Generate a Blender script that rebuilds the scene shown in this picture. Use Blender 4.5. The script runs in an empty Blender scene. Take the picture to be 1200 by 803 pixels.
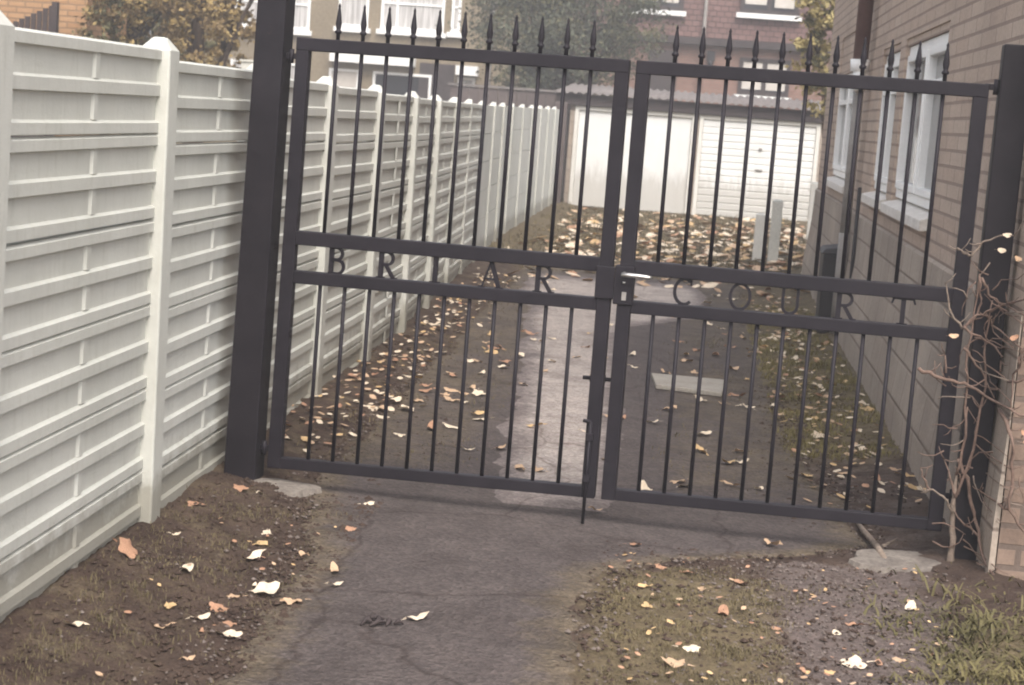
import bpy, bmesh, math, random
from mathutils import Vector, Matrix, noise
random.seed(7)
R = math.radians
S = bpy.context.scene
HAZE=.0062
COL = S.collection
ORG = {}

# ------------------------------------------------------------------ helpers
class MB:
    def __init__(s): s.v=[]; s.f=[]; s.m=[]; s.sm=[]; s.mi=0; s.smooth=False
    def add(s, vs, fs):
        o=len(s.v); s.v+= [tuple(p) for p in vs]
        for f in fs:
            s.f.append([i+o for i in f]); s.m.append(s.mi); s.sm.append(s.smooth)
        return s
    def box(s, x0,x1,y0,y1,z0,z1):
        return s.hexa([(x0,y0,z0),(x1,y0,z0),(x1,y1,z0),(x0,y1,z0),(x0,y0,z1),(x1,y0,z1),(x1,y1,z1),(x0,y1,z1)])
    def hexa(s, p):
        return s.add(p,[(0,3,2,1),(4,5,6,7),(0,1,5,4),(1,2,6,5),(2,3,7,6),(3,0,4,7)])
    def obox(s, o, a, b, c):
        """box from corner o spanned by vectors a,b,c (right handed)"""
        o,a,b,c=Vector(o),Vector(a),Vector(b),Vector(c)
        return s.hexa([o,o+a,o+a+b,o+b,o+c,o+a+c,o+a+b+c,o+b+c])
    def tube(s, pts, rad, n=8, cap=True):
        pts=[Vector(p) for p in pts]
        if not hasattr(rad,'__len__'): rad=[rad]*len(pts)
        sm=s.smooth; s.smooth=True
        up=Vector((0.13,0.21,0.97)); vs=[]; fs=[]
        for i,p in enumerate(pts):
            d=(pts[min(i+1,len(pts)-1)]-pts[max(i-1,0)]).normalized()
            u=d.cross(up)
            if u.length<0.05: u=d.cross(Vector((1,0,0)))
            u.normalize(); w=d.cross(u)
            for k in range(n):
                a=2*math.pi*k/n; vs.append(p+(u*math.cos(a)+w*math.sin(a))*rad[i])
        for i in range(len(pts)-1):
            for k in range(n):
                k2=(k+1)%n
                fs.append((i*n+k,i*n+k2,(i+1)*n+k2,(i+1)*n+k))
        if cap:
            fs.append(tuple(range(n))[::-1]); fs.append(tuple(range((len(pts)-1)*n,len(pts)*n)))
        s.add(vs,fs); s.smooth=sm; return s
    def lathe(s, c, prof, n=12, sx=1, sy=1):
        c=Vector(c); vs=[]; fs=[]
        sm=s.smooth; s.smooth=True
        for r,z in prof:
            for k in range(n):
                a=2*math.pi*k/n; vs.append(c+Vector((r*sx*math.cos(a),r*sy*math.sin(a),z)))
        for i in range(len(prof)-1):
            for k in range(n):
                k2=(k+1)%n; fs.append((i*n+k,i*n+k2,(i+1)*n+k2,(i+1)*n+k))
        fs.append(tuple(range(n))[::-1]); fs.append(tuple(range((len(prof)-1)*n,len(prof)*n)))
        s.add(vs,fs); s.smooth=sm; return s
    def prism(s, poly, y0, y1, ax='y'):
        """poly: (a,b) list extruded along an axis"""
        def P(a,b,t):
            return {'y':(a,t,b),'x':(t,a,b),'z':(a,b,t)}[ax]
        n=len(poly); vs=[P(a,b,y0) for a,b in poly]+[P(a,b,y1) for a,b in poly]
        fs=[tuple(range(n)),tuple(range(n,2*n))[::-1]]+[(i,i+n,(i+1)%n+n,(i+1)%n) for i in range(n)]
        return s.add(vs,fs)
    def warp(s, fn):
        s.v=[tuple(fn(*p)) for p in s.v]; return s
    def build(s, name, mats, parent=None, bevel=0, loc=None):
        if not isinstance(mats,(list,tuple)): mats=[mats]
        o0=Vector(ORG[parent.name]) if parent is not None else Vector(loc or (0,0,0))
        me=bpy.data.meshes.new(name)
        me.from_pydata([tuple(Vector(p)-o0) for p in s.v],[],s.f)
        for m in mats: me.materials.append(m)
        me.polygons.foreach_set('material_index',s.m)
        me.polygons.foreach_set('use_smooth',s.sm)
        bm=bmesh.new(); bm.from_mesh(me); bmesh.ops.recalc_face_normals(bm,faces=bm.faces); bm.to_mesh(me); bm.free()
        me.update()
        o=bpy.data.objects.new(name,me); COL.objects.link(o)
        if parent is not None: o.parent=parent
        else: o.location=o0
        ORG[o.name]=tuple(o0)
        if bevel:
            b=o.modifiers.new('bevel','BEVEL'); b.width=bevel; b.segments=2; b.limit_method='ANGLE'; b.angle_limit=R(40)
        return o

def tag(o,label=None,cat=None,group=None,kind=None):
    if label: o['label']=label
    if cat: o['category']=cat
    if group: o['group']=group
    if kind: o['kind']=kind
    return o
def thing(name,label,cat,loc,group=None):
    o=bpy.data.objects.new(name,None); COL.objects.link(o); o.location=loc; o.empty_display_size=.1
    ORG[o.name]=tuple(loc); return tag(o,label,cat,group)

# ------------------------------------------------------------------ materials
def srgb(r,g,b):
    f=lambda c:(c/255/12.92) if c/255<=.04045 else ((c/255+.055)/1.055)**2.4
    return (f(r),f(g),f(b),1)
class NT:
    def __init__(s,name):
        s.mat=bpy.data.materials.new(name); s.mat.use_nodes=True
        s.t=s.mat.node_tree; s.b=s.t.nodes['Principled BSDF']
        s.b.inputs['Specular IOR Level'].default_value=.3
    def n(s,typ,**kw):
        nd=s.t.nodes.new(typ)
        for k,v in kw.items():
            if k.startswith('i_'): nd.inputs[k[2:].replace('_',' ')].default_value=v
            else: setattr(nd,k,v)
        return nd
    def l(s,a,b): s.t.links.new(a,b)
    def coord(s,kind='Object',scale=(1,1,1)):
        tc=s.n('ShaderNodeTexCoord'); mp=s.n('ShaderNodeMapping'); mp.inputs['Scale'].default_value=scale
        s.l(tc.outputs[kind],mp.inputs['Vector']); return mp.outputs['Vector']
    def noise(s,vec,scale,detail=5,rough=.6):
        nd=s.n('ShaderNodeTexNoise'); nd.inputs['Scale'].default_value=scale; nd.inputs['Detail'].default_value=detail
        nd.inputs['Roughness'].default_value=rough; s.l(vec,nd.inputs['Vector']); return nd.outputs['Fac']
    def ramp(s,fac,stops):
        r=s.n('ShaderNodeValToRGB'); e=r.color_ramp.elements
        while len(e)<len(stops): e.new(.5)
        for x,(p,c) in zip(e,stops): x.position=p; x.color=c if len(c)==4 else (*c,1)
        s.l(fac,r.inputs['Fac']); return r.outputs['Color']
    def mix(s,fac,a,b,mode='MIX'):
        m=s.n('ShaderNodeMix',data_type='RGBA',blend_type=mode)
        for sock,v in ((m.inputs['Factor'],fac),(m.inputs['A'],a),(m.inputs['B'],b)):
            pass
        ins=[i for i in m.inputs if i.enabled]
        for sock,v in zip(ins,(fac,a,b)):
            if hasattr(v,'links'): s.l(v,sock)
            else: sock.default_value=v
        return [o for o in m.outputs if o.enabled][0]
    def mul(s,a,k):
        m=s.n('ShaderNodeMath',operation='MULTIPLY'); s.l(a,m.inputs[0])
        if hasattr(k,'links'): s.l(k,m.inputs[1])
        else: m.inputs[1].default_value=k
        return m.outputs[0]
    def bump(s,h,strength=.3,dist=.01):
        b=s.n('ShaderNodeBump'); b.inputs['Strength'].default_value=strength; b.inputs['Distance'].default_value=dist
        s.l(h,b.inputs['Height']); s.l(b.outputs['Normal'],s.b.inputs['Normal'])
    def col(s,c):
        if hasattr(c,'links'): s.l(c,s.b.inputs['Base Color'])
        else: s.b.inputs['Base Color'].default_value=c
    def set(s,**kw):
        for k,v in kw.items(): s.b.inputs[k.replace('_',' ')].default_value=v
        return s.mat

def mottled(name,c1,c2,scale=6,rough=.7,bump=.2,bdist=.005,fine=60,fineamt=.25,spec=.3,metal=0,lo=.3,hi=.7):
    m=NT(name); v=m.coord('Object')
    a=m.noise(v,scale,6,.65); base=m.ramp(a,[(lo,c1),(hi,c2)])
    f=m.noise(v,fine,3,.7)
    g=m.ramp(f,[(.3,(1-fineamt,)*3),(.7,(1+fineamt*.4,)*3)])
    m.col(m.mix(1.0,base,g,'MULTIPLY'))
    m.bump(f,bump,bdist)
    return m.set(Roughness=rough,Specular_IOR_Level=spec,Metallic=metal)

def brickmat(name,c1,c2,mort,bw,rh,axis,mortar=.012,rough=.85,bump=.6,offset=.5,stain=.25,msmooth=.15):
    m=NT(name); tc=m.n('ShaderNodeTexCoord'); sp=m.n('ShaderNodeSeparateXYZ'); cb=m.n('ShaderNodeCombineXYZ')
    m.l(tc.outputs['Object'],sp.inputs[0])
    m.l(sp.outputs['Y' if axis=='x' else 'X'],cb.inputs['X']); m.l(sp.outputs['Z'],cb.inputs['Y'])
    b=m.n('ShaderNodeTexBrick'); b.offset=offset
    b.inputs['Scale'].default_value=1; b.inputs['Brick Width'].default_value=bw; b.inputs['Row Height'].default_value=rh
    b.inputs['Mortar Size'].default_value=mortar; b.inputs['Mortar Smooth'].default_value=msmooth; b.inputs['Bias'].default_value=0
    b.inputs['Color1'].default_value=c1; b.inputs['Color2'].default_value=c2; b.inputs['Mortar'].default_value=mort
    m.l(cb.outputs[0],b.inputs['Vector'])
    n1=m.noise(tc.outputs['Object'],1.3,5,.6); n2=m.noise(tc.outputs['Object'],55,4,.7)
    g1=m.ramp(n1,[(.3,(1-stain,)*3),(.7,(1.06,)*3)]); g2=m.ramp(n2,[(.3,(.8,)*3),(.7,(1.1,)*3)])
    c=m.mix(1.0,b.outputs['Color'],g1,'MULTIPLY'); c=m.mix(1.0,c,g2,'MULTIPLY'); m.col(c)
    h=m.n('ShaderNodeMath',operation='MULTIPLY_ADD'); m.l(b.outputs['Fac'],h.inputs[0]); h.inputs[1].default_value=-1; m.l(m.mul(n2,.35),h.inputs[2])
    m.bump(h.outputs[0],bump,.012)
    return m.set(Roughness=rough,Specular_IOR_Level=.2)

M={}
# painted concrete fence: cream-white paint, green-grey dirt near the soil
def fence_mat():
    m=NT('painted_concrete'); v=m.coord('Object')
    a=m.noise(v,2.2,6,.65); base=m.ramp(a,[(.3,srgb(192,191,183)),(.7,srgb(206,205,197))])
    vs=m.coord('Object',(1,5,.7)); st=m.noise(vs,6,5,.7); drip=m.ramp(st,[(.52,(1,1,1)),(.78,(.86,.855,.83))])
    c=m.mix(1.0,base,drip,'MULTIPLY')
    tc=m.n('ShaderNodeTexCoord'); sp=m.n('ShaderNodeSeparateXYZ'); m.l(tc.outputs['Object'],sp.inputs[0])
    n2=m.noise(v,9,5,.7)
    ad=m.n('ShaderNodeMath',operation='MULTIPLY_ADD'); m.l(n2,ad.inputs[0]); ad.inputs[1].default_value=-.34; m.l(sp.outputs['Z'],ad.inputs[2])
    alg=m.ramp(ad.outputs[0],[(.0,(.6,.6,.6)),(.11,(0,0,0))])
    c=m.mix(m.mul(alg,1.0),c,srgb(125,117,100))
    big=m.noise(v,.9,5,.6); c=m.mix(1.0,c,m.ramp(big,[(.35,(.93,.935,.92)),(.6,(1,1,1))]),'MULTIPLY')
    chip=m.noise(v,17,6,.8); c=m.mix(m.ramp(chip,[(.70,(0,0,0)),(.73,(.6,)*3)]),c,srgb(150,143,130)); m.col(c)
    f=m.noise(v,45,4,.75); m.bump(f,.35,.006)
    return m.set(Roughness=.75)
M['fence']=fence_mat()
def ironmat(name,c1,c2,rough,th):
    m=NT(name); v=m.coord('Object'); a=m.noise(v,7,5,.6); base=m.ramp(a,[(.3,c1),(.7,c2)])
    r=m.noise(v,13,7,.75); rm=m.ramp(r,[(th,(0,0,0)),(th+.06,(.8,)*3)])
    f=m.noise(v,90,3,.7); rust=m.ramp(f,[(.3,srgb(74,54,46)),(.7,srgb(112,84,70))])
    m.col(m.mix(rm,base,rust)); m.bump(m.noise(v,60,4,.7),.2,.003); return m.set(Roughness=rough,Specular_IOR_Level=.16)
M['iron']=ironmat('black_painted_iron',srgb(31,28,33),srgb(41,37,42),.5,.68)
M['ironpost']=ironmat('black_painted_post',srgb(29,26,30),srgb(40,36,40),.55,.66)
M['steel']=mottled('brushed_steel',srgb(200,195,190),srgb(225,222,218),20,.3,.05,.001,120,.1,.5,.85)
M['brick']=brickmat('brown_brick',srgb(192,172,155),srgb(184,162,145),srgb(154,135,122),.44,.083,'x',.009,stain=.18)
M['brickfront']=brickmat('brown_brick_front',srgb(142,122,108),srgb(128,109,96),srgb(112,98,89),.225,.083,'y',.012)
M['render']=brickmat('rendered_blockwork',srgb(176,162,148),srgb(170,155,141),srgb(140,126,115),.46,.225,'x',.014,.9,.4,msmooth=1,stain=.3)
M['tan']=mottled('tan_pebbledash',srgb(128,115,95),srgb(146,132,110),.8,.95,.5,.02,12,.25)
M['white']=mottled('white_upvc',srgb(236,234,230),srgb(242,241,238),4,.4,.05,.001,60,.06,.4)
M['whitewood']=mottled('white_painted_wood',srgb(214,210,200),srgb(226,223,215),3,.55,.15,.002,40,.15)
M['sill']=mottled('painted_sill',srgb(206,198,188),srgb(228,222,214),9,.6,.2,.003,50,.2)
def glass(name,c,rough=.08,spec=.5):
    m=NT(name); m.col(c); return m.set(Roughness=rough,Specular_IOR_Level=spec)
M['glassdark']=glass('dark_glass',srgb(46,46,50))
M['glassgrey']=glass('net_curtain_glass',srgb(96,91,88),.12)
def net():
    m=NT('net_curtain'); v=m.coord('Object',(14,14,.6)); a=m.noise(v,2,3,.5)
    m.col(m.ramp(a,[(.35,srgb(150,146,142)),(.65,srgb(206,203,200))])); m.bump(a,.4,.03); return m.set(Roughness=.6,Specular_IOR_Level=.4)
M['net']=net()
M['blind']=mottled('cream_blind',srgb(190,182,172),srgb(205,198,190),8,.5,.05,.002,50,.08)
def garmat():
    m=NT('white_garage_paint'); v=m.coord('Object'); a=m.noise(v,1.1,6,.65); base=m.ramp(a,[(.3,srgb(214,213,209)),(.7,srgb(227,226,222))])
    tc=m.n('ShaderNodeTexCoord'); sp=m.n('ShaderNodeSeparateXYZ'); m.l(tc.outputs['Object'],sp.inputs[0]); n2=m.noise(m.coord('Object',(6,6,1)),3,6,.7)
    ad=m.n('ShaderNodeMath',operation='MULTIPLY_ADD'); m.l(n2,ad.inputs[0]); ad.inputs[1].default_value=-1.0; m.l(sp.outputs['Z'],ad.inputs[2])
    c=m.mix(m.ramp(ad.outputs[0],[(.0,(.45,)*3),(.3,(0,0,0))]),base,srgb(150,142,128)); r=m.noise(v,9,6,.8)
    c=m.mix(m.ramp(r,[(.68,(0,0,0)),(.74,(.55,)*3)]),c,srgb(160,130,108)); m.col(c); m.bump(a,.3,.03); return m.set(Roughness=.5)
M['garage']=garmat()
M['dark']=mottled('dark_timber',srgb(60,52,52),srgb(74,64,62),4,.8,.3,.006,40,.3)
M['brownpost']=mottled('weathered_timber',srgb(88,78,76),srgb(106,94,90),4,.85,.3,.006,40,.3)
M['corr']=mottled('grey_corrugated_sheet',srgb(104,98,96),srgb(132,124,120),2.5,.85,.3,.006,30,.25)
M['tile']=brickmat('brown_hung_tile',srgb(132,104,98),srgb(120,93,88),srgb(86,68,65),.2,.14,'y',.012,.8,.8)
M['redbrick']=brickmat('reddish_brick',srgb(156,122,110),srgb(142,108,97),srgb(138,120,108),.225,.075,'y',.01)
M['orangebrick']=brickmat('orange_brick',srgb(186,148,112),srgb(170,132,98),srgb(150,122,96),.225,.075,'y',.012)
M['orangebrickside']=brickmat('orange_brick_side',srgb(186,148,112),srgb(170,132,98),srgb(150,122,96),.225,.075,'x',.012)
M['rooftile']=mottled('roof_tile',srgb(92,74,68),srgb(110,90,82),5,.85,.4,.01,30,.3)
M['blackplastic']=mottled('black_plastic',srgb(38,34,36),srgb(48,44,46),5,.55,.05,.001,60,.1)
M['brownpipe']=mottled('brown_pipe',srgb(96,72,68),srgb(112,84,78),6,.6,.1,.002,60,.15)
M['greypipe']=mottled('grey_pipe',srgb(122,116,110),srgb(150,144,138),6,.55,.1,.002,60,.15)
M['stone']=mottled('dark_gravel',srgb(92,82,78),srgb(136,124,116),9,.9,.3,.003,60,.3)
M['slab']=mottled('pale_concrete',srgb(150,142,132),srgb(172,165,154),5,.9,.4,.006,60,.25)
M['foot']=mottled('footing_concrete',srgb(108,99,93),srgb(150,141,131),9,.95,.6,.015,45,.35)
M['bark']=mottled('bark',srgb(74,60,50),srgb(96,80,66),8,.95,.7,.02,30,.4)
M['vine']=mottled('dry_vine_bark',srgb(116,102,92),srgb(148,132,118),14,.9,.6,.006,50,.35)
M['twig']=mottled('dry_twig_bark',srgb(104,84,74),srgb(132,110,98),14,.9,.5,.005,50,.3)
M['concpost']=mottled('grey_green_concrete',srgb(200,198,188),srgb(218,216,206),4,.85,.3,.006,40,.2)
def leafmat(name,c1,c2,trans=.25):
    m=NT(name); tc=m.n('ShaderNodeTexCoord'); oi=m.n('ShaderNodeObjectInfo')
    n1=m.noise(tc.outputs['Object'],22 if 'fallen' in name else 1.1,3,.6)
    m.col(m.ramp(n1,[(.3,c1),(.7,c2)])); 
    return m.set(Roughness=.75,Specular_IOR_Level=.2)
LEAFM=[leafmat('fallen_cream',srgb(205,186,160),srgb(232,216,194)),leafmat('fallen_tan',srgb(176,144,116),srgb(206,178,148)),
       leafmat('fallen_brown',srgb(148,110,88),srgb(190,150,122)),leafmat('fallen_gold',srgb(186,152,108),srgb(214,184,140))]
M['grass']=leafmat('dry_grass',srgb(88,79,58),srgb(126,114,86))
M['weed']=leafmat('weed_green',srgb(76,73,50),srgb(122,112,76))
M['treeA']=leafmat('autumn_leaf_brown',srgb(98,82,58),srgb(142,120,84))
M['treeB']=leafmat('autumn_leaf_gold',srgb(126,108,70),srgb(170,146,98))
M['treeC']=leafmat('olive_leaf',srgb(74,72,52),srgb(112,106,76))
M['treeD']=leafmat('dark_green_leaf',srgb(62,66,54),srgb(98,100,80))
M['treeE']=leafmat('yellow_leaf',srgb(158,142,96),srgb(196,180,128))

# ------------------------------------------------------------------ ground
def nz(x,y,s,seed=0): return noise.fractal(Vector((x*s+seed*7.3,y*s-seed*3.1,seed*1.7)),1.0,2.0,4)
def lerp(pts,y):
    if y<=pts[0][0]: return pts[0][1]
    for (a,b),(c,d) in zip(pts,pts[1:]):
        if y<=c: return b+(d-b)*(y-a)/(c-a)
    return pts[-1][1]
A_L=[(3,-1.2),(5,-1.24),(6.4,-1.3),(7.0,-1.42),(7.4,-1.56),(8,-1.52),(12,-1.58),(18.5,-1.7),(20,-1.7)]
A_R=[(3,-.2),(6.1,-.2),(6.5,-.12),(6.75,.15),(7.0,.6),(7.3,.95),(8.2,.9),(9.5,.72),(12,.74),(16,.7),(20,.75)]
def fx(y): return lerp([(3,-1.93),(12,-1.95),(23,-2.33),(34,-2.36)],y)   # fence line
def wx(y): return 1.34+.015*(y-7)                                          # building face
def smooth(a,b,t):
    t=max(0,min(1,(t-a)/(b-a))); return t*t*(3-2*t)
def inpath(x,y):
    if y>19.6: return 0
    l=lerp(A_L,y); r=lerp(A_R,y)
    return min(smooth(l-.12,l+.02,x),1-smooth(r-.02,r+.12,x))
def gh(x,y):
    m=1-inpath(x,y)
    h=0
    if y<36: h=.06*(1-smooth(0,.5,x-fx(y)))+.05*smooth(-.45,0,x-wx(y))
    return m*(h+.018*nz(x,y,2.2)+.010*nz(x,y,9,3)+(.01*nz(x,y,25,5) if y<14 else 0)) - (1-m)*.006
def grid(name,xs,ys,zf,mat,attrs=None,keep=None):
    me=bpy.data.meshes.new(name); vs=[(x,y,zf(x,y)) for y in ys for x in xs]; nx=len(xs); fs=[]
    for j in range(len(ys)-1):
        for i in range(nx-1):
            if keep and not keep((xs[i]+xs[i+1])/2,(ys[j]+ys[j+1])/2): continue
            fs.append((j*nx+i,j*nx+i+1,(j+1)*nx+i+1,(j+1)*nx+i))
    me.from_pydata(vs,[],fs); me.materials.append(mat); me.polygons.foreach_set('use_smooth',[True]*len(fs))
    for k,fn in (attrs or {}).items():
        a=me.attributes.new(k,'FLOAT','POINT'); a.data.foreach_set('value',[fn(v[0],v[1]) for v in vs])
    o=bpy.data.objects.new(name,me); COL.objects.link(o); ORG[o.name]=(0,0,0); return o
def frange(a,b,s):
    n=max(1,round((b-a)/s)); return [a+(b-a)*i/n for i in range(n+1)]
def soilmat():
    m=NT('soil_and_moss'); v=m.coord('Object')
    a=m.noise(v,4,7,.7); soil=m.ramp(a,[(.3,srgb(58,46,42)),(.7,srgb(94,79,69))])
    b=m.noise(v,14,6,.75); moss=m.ramp(b,[(.3,srgb(80,70,56)),(.7,srgb(124,110,85))])
    g=m.noise(v,30,5,.8); grav=m.ramp(g,[(.3,srgb(84,74,71)),(.7,srgb(122,109,103))])
    def mask(name):
        at=m.n('ShaderNodeAttribute',attribute_name=name); ad=m.n('ShaderNodeMath',operation='MULTIPLY_ADD')
        m.l(m.noise(v,6,7,.75),ad.inputs[0]); ad.inputs[1].default_value=2.6; ad.inputs[2].default_value=-1.3
        s=m.n('ShaderNodeMath',operation='ADD'); m.l(at.outputs['Fac'],s.inputs[0]); m.l(ad.outputs[0],s.inputs[1])
        return m.ramp(s.outputs[0],[(.2,(0,0,0)),(.85,(1,1,1))])
    c=m.mix(mask('moss'),soil,moss); c=m.mix(mask('gravel'),c,grav)
    f=m.noise(v,80,3,.8); c=m.mix(1.0,c,m.ramp(f,[(.3,(.7,)*3),(.7,(1.2,)*3)]),'MULTIPLY'); m.col(c)
    m.bump(f,.7,.015); return m.set(Roughness=.95,Specular_IOR_Level=.15)
def moss(x,y):
    v=0
    if y<6.9: v=max(v,(smooth(-.32,-.12,x)*(1-smooth(.35,.62,x)))*(1-smooth(6.3,6.85,y)))
    if y<6.4: v=max(v,.9*smooth(.75,1.05,x)*(1-smooth(5.9,6.3,y)))
    if 8<y<20: v=max(v,smooth(.55,.85,x)*smooth(8.6,9.6,y)*1.05)
    if y>18.5: v=max(v,smooth(18.8,21,y)*.9)
    if y<20 and x<-1.4: v=max(v,.25)
    return v
def gravel(x,y):
    if y<6.9: return smooth(.3,.6,x)*(1-smooth(.95,1.2,x))*.9
    if y<9.6: return smooth(.6,.9,x)*.35
    return 0
M['soil']=soilmat()
xs=[-65,-50,-25,-12,-6,-3.5,-2.7]+frange(-2.3,1.9,.035)+[2.4,3.2,5,8,15,30,65]
ys=[-40,-20,-5,1,3]+frange(4.0,9.5,.035)[0:]+frange(9.6,20,.09)+frange(20.2,34,.25)+[36,40,50,70,125]
tag(grid('ground',xs,ys,gh,M['soil'],{'moss':moss,'gravel':gravel}),kind='structure')

def asphmat(name,c1,c2,patch,ps=1.2,th=.55,dirt=None):
    m=NT(name); v=m.coord('Object')
    a=m.noise(v,ps,6,.7); b=m.noise(v,7,6,.75); f=m.noise(v,110,3,.8)
    c=m.ramp(b,[(.3,c1),(.7,c2)]); c=m.mix(m.ramp(a,[(th,(0,0,0)),(th+.2,(.75,)*3)]),c,patch)
    at=m.n('ShaderNodeAttribute',attribute_name='edge'); e1=m.noise(v,9,6,.75)
    sm=m.n('ShaderNodeMath',operation='MULTIPLY_ADD'); m.l(e1,sm.inputs[0]); sm.inputs[1].default_value=1.6; sm.inputs[2].default_value=-.8
    sa=m.n('ShaderNodeMath',operation='ADD'); m.l(sm.outputs[0],sa.inputs[0]); m.l(at.outputs['Fac'],sa.inputs[1])
    dc=m.ramp(b,[(.3,dirt[0]),(.7,dirt[1])]); c=m.mix(m.ramp(sa.outputs[0],[(.25,(0,0,0)),(.85,(1,1,1))]),c,dc)
    vo=m.n('ShaderNodeTexVoronoi'); vo.inputs['Scale'].default_value=70; m.l(v,vo.inputs['Vector'])
    sp=m.n('ShaderNodeSeparateColor'); m.l(vo.outputs['Color'],sp.inputs[0])
    g=m.ramp(sp.outputs[0],[(.0,(.76,)*3),(.55,(1.0,)*3),(1.0,(1.28,)*3)]); c=m.mix(1.0,c,g,'MULTIPLY')
    bl=m.noise(v,2.6,5,.7); c=m.mix(1.0,c,m.ramp(bl,[(.32,(.74,.72,.71)),(.5,(1,1,1)),(.7,(1.13,1.12,1.1))]),'MULTIPLY')
    cw=m.n('ShaderNodeTexVoronoi',feature='DISTANCE_TO_EDGE'); cw.inputs['Scale'].default_value=1.1
    wp=m.n('ShaderNodeMixRGB'); wp.inputs[0].default_value=.12; nz_=m.n('ShaderNodeTexNoise'); nz_.inputs['Scale'].default_value=5; m.l(v,nz_.inputs['Vector']); m.l(v,wp.inputs[1]); m.l(nz_.outputs['Color'],wp.inputs[2]); m.l(wp.outputs[0],cw.inputs['Vector'])
    c=m.mix(1.0,c,m.ramp(cw.outputs['Distance'],[(.0,(.62,.58,.56)),(.012,(1,1,1))]),'MULTIPLY')
    m.col(c)
    m.bump(vo.outputs['Distance'],.8,.01); return m.set(Roughness=.85,Specular_IOR_Level=.25)
M['asph']=asphmat('old_asphalt',srgb(76,68,66),srgb(91,82,79),srgb(70,61,58),dirt=(srgb(78,69,58),srgb(112,99,83)))
M['conc']=asphmat('worn_concrete_path',srgb(158,147,141),srgb(178,167,159),srgb(140,129,123),2.0,.5,dirt=(srgb(108,99,97),srgb(128,117,113)))
def edge_n(y,s): return .06*nz(y,s*11.3,2.0,s)+.035*nz(y,s*3.3,7,s+1)+.012*nz(y,s*5.1,26,s+2)
def aL(y): return lerp(A_L,y)+edge_n(y,1)-.03
def aR(y): return lerp(A_R,y)+edge_n(y,2)+.03
def asph_keep(x,y): return aL(y)<x<aR(y) and y<19.3
C_L=[(7.3,-.70),(8.5,-.78),(13,-1.13),(15.5,-1.3),(16.2,-1.5),(18.6,-1.55)]
C_R=[(7.3,-.16),(9,-.2),(13,-.34),(14.4,-.35),(15.4,.25),(17.2,.4),(18.6,.2)]
def cL(y): return lerp(C_L,y)+edge_n(y,3)
def cR(y): return lerp(C_R,y)+edge_n(y,4)
def conc_keep(x,y): return 7.4<y<18.4 and cL(y)<x<cR(y)
def strip(name,ys,l,r,n,z,mat,fade):
    """sheet lofted between two ragged edges; 'edge' tells the material where loose soil has spread over it"""
    vs=[];fs=[];at=[]
    for y in ys:
        a,b=l(y),r(y)
        for i in range(n+1):
            t=i/n; x=a+(b-a)*t; vs.append((x,y,z(x,y))); d=min(x-a,b-x)
            at.append(max(1-smooth(0,fade,d),(smooth(7.5,8.6,y)*(.55+.25*nz(x,y,1.6,9))*max(1-smooth(-1.1,-.75,x),smooth(-.15,.15,x)) if name[0]=='a' else 0),1-smooth(ys[0],ys[0]+fade*2.5,y) if ys[0]>4 else 0,smooth(ys[-1]-.9,ys[-1],y)))
    for j in range(len(ys)-1):
        for i in range(n): k=j*(n+1)+i; fs.append((k,k+1,k+n+2,k+n+1))
    me=bpy.data.meshes.new(name); me.from_pydata(vs,[],fs); me.materials.append(mat); me.polygons.foreach_set('use_smooth',[True]*len(fs))
    q=me.attributes.new('edge','FLOAT','POINT'); q.data.foreach_set('value',at)
    o=bpy.data.objects.new(name,me); COL.objects.link(o); ORG[o.name]=(0,0,0); return o
tag(strip('asphalt_path',frange(3,9.5,.02)+frange(9.55,19.4,.05),aL,aR,60,lambda x,y:.002+.002*nz(x,y,3)-.022*(1-smooth(0,.10,min(x-aL(y),aR(y)-x))),M['asph'],.36),kind='structure')
tag(strip('concrete_path',frange(7.35,18.5,.03),cL,cR,40,lambda x,y:.009+.002*nz(x,y,3)-.012*(1-smooth(0,.06,min(x-cL(y),cR(y)-x)))-.012*(1-smooth(7.35,7.6,y)),M['conc'],.30),kind='structure')

# pale slab behind the right leaf
mb=MB(); mb.prism([(-.10,11.62),(-.06,11.12),(.36,11.02),(.40,11.60)],.004,.035,'z')
tag(mb.build('concrete_slab',M['slab'],bevel=.006,loc=(.15,11.3,0)),'pale rectangular concrete slab lying on the dark asphalt behind the right gate leaf','slab')

# ------------------------------------------------------------------ white concrete fence
fence=thing('concrete_fence','long white painted concrete panel fence running down the left side of the alley','fence',(fx(6),6,0))
ZT=lambda y: lerp([(5,1.835),(6.4,1.83),(6.5,1.80),(9,1.77),(13,1.74),(20,1.74),(33,1.79)],y)
posts=[3.17,4.72]; 
while posts[-1]<33: posts.append(posts[-1]+1.566+.02*random.uniform(-1,1)); 
posts[2]=6.36
def fpt(y,out,z): # a point out metres proud of the panel face
    d=(fx(y+.5)-fx(y-.5)); return (fx(y)+out, y-out*d, z)
PH=.3145
for i,yp in enumerate(posts):
    zt=ZT(yp-.1)+.03; mb=MB(); w=.062; PO=.05 if yp<17 else .022; tilt=random.uniform(-.006,.006)
    def pp(a,o,z): 
        return fpt(yp+a,o+tilt*(z-1),z)
    a=[pp(-w,-.07,-.2),pp(-w,PO,-.2),pp(w,PO,-.2),pp(w,-.07,-.2),pp(-w,-.07,zt-.035),pp(-w,PO,zt-.035),pp(w,PO,zt-.035),pp(w,-.07,zt-.035)]
    mb.add(a,[(0,1,2,3),(0,4,5,1),(1,5,6,2),(2,6,7,3),(3,7,4,0)])
    top=[pp(-w*.35,-.03,zt+.012),pp(-w*.35,.015,zt+.012),pp(w*.35,.015,zt+.012),pp(w*.35,-.03,zt+.012)]
    mb.add(a[4:]+top,[(0,4,5,1),(1,5,6,2),(2,6,7,3),(3,7,4,0),(4,7,6,5)])
    mb.build('post',M['fence'],fence,bevel=.008)
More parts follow.
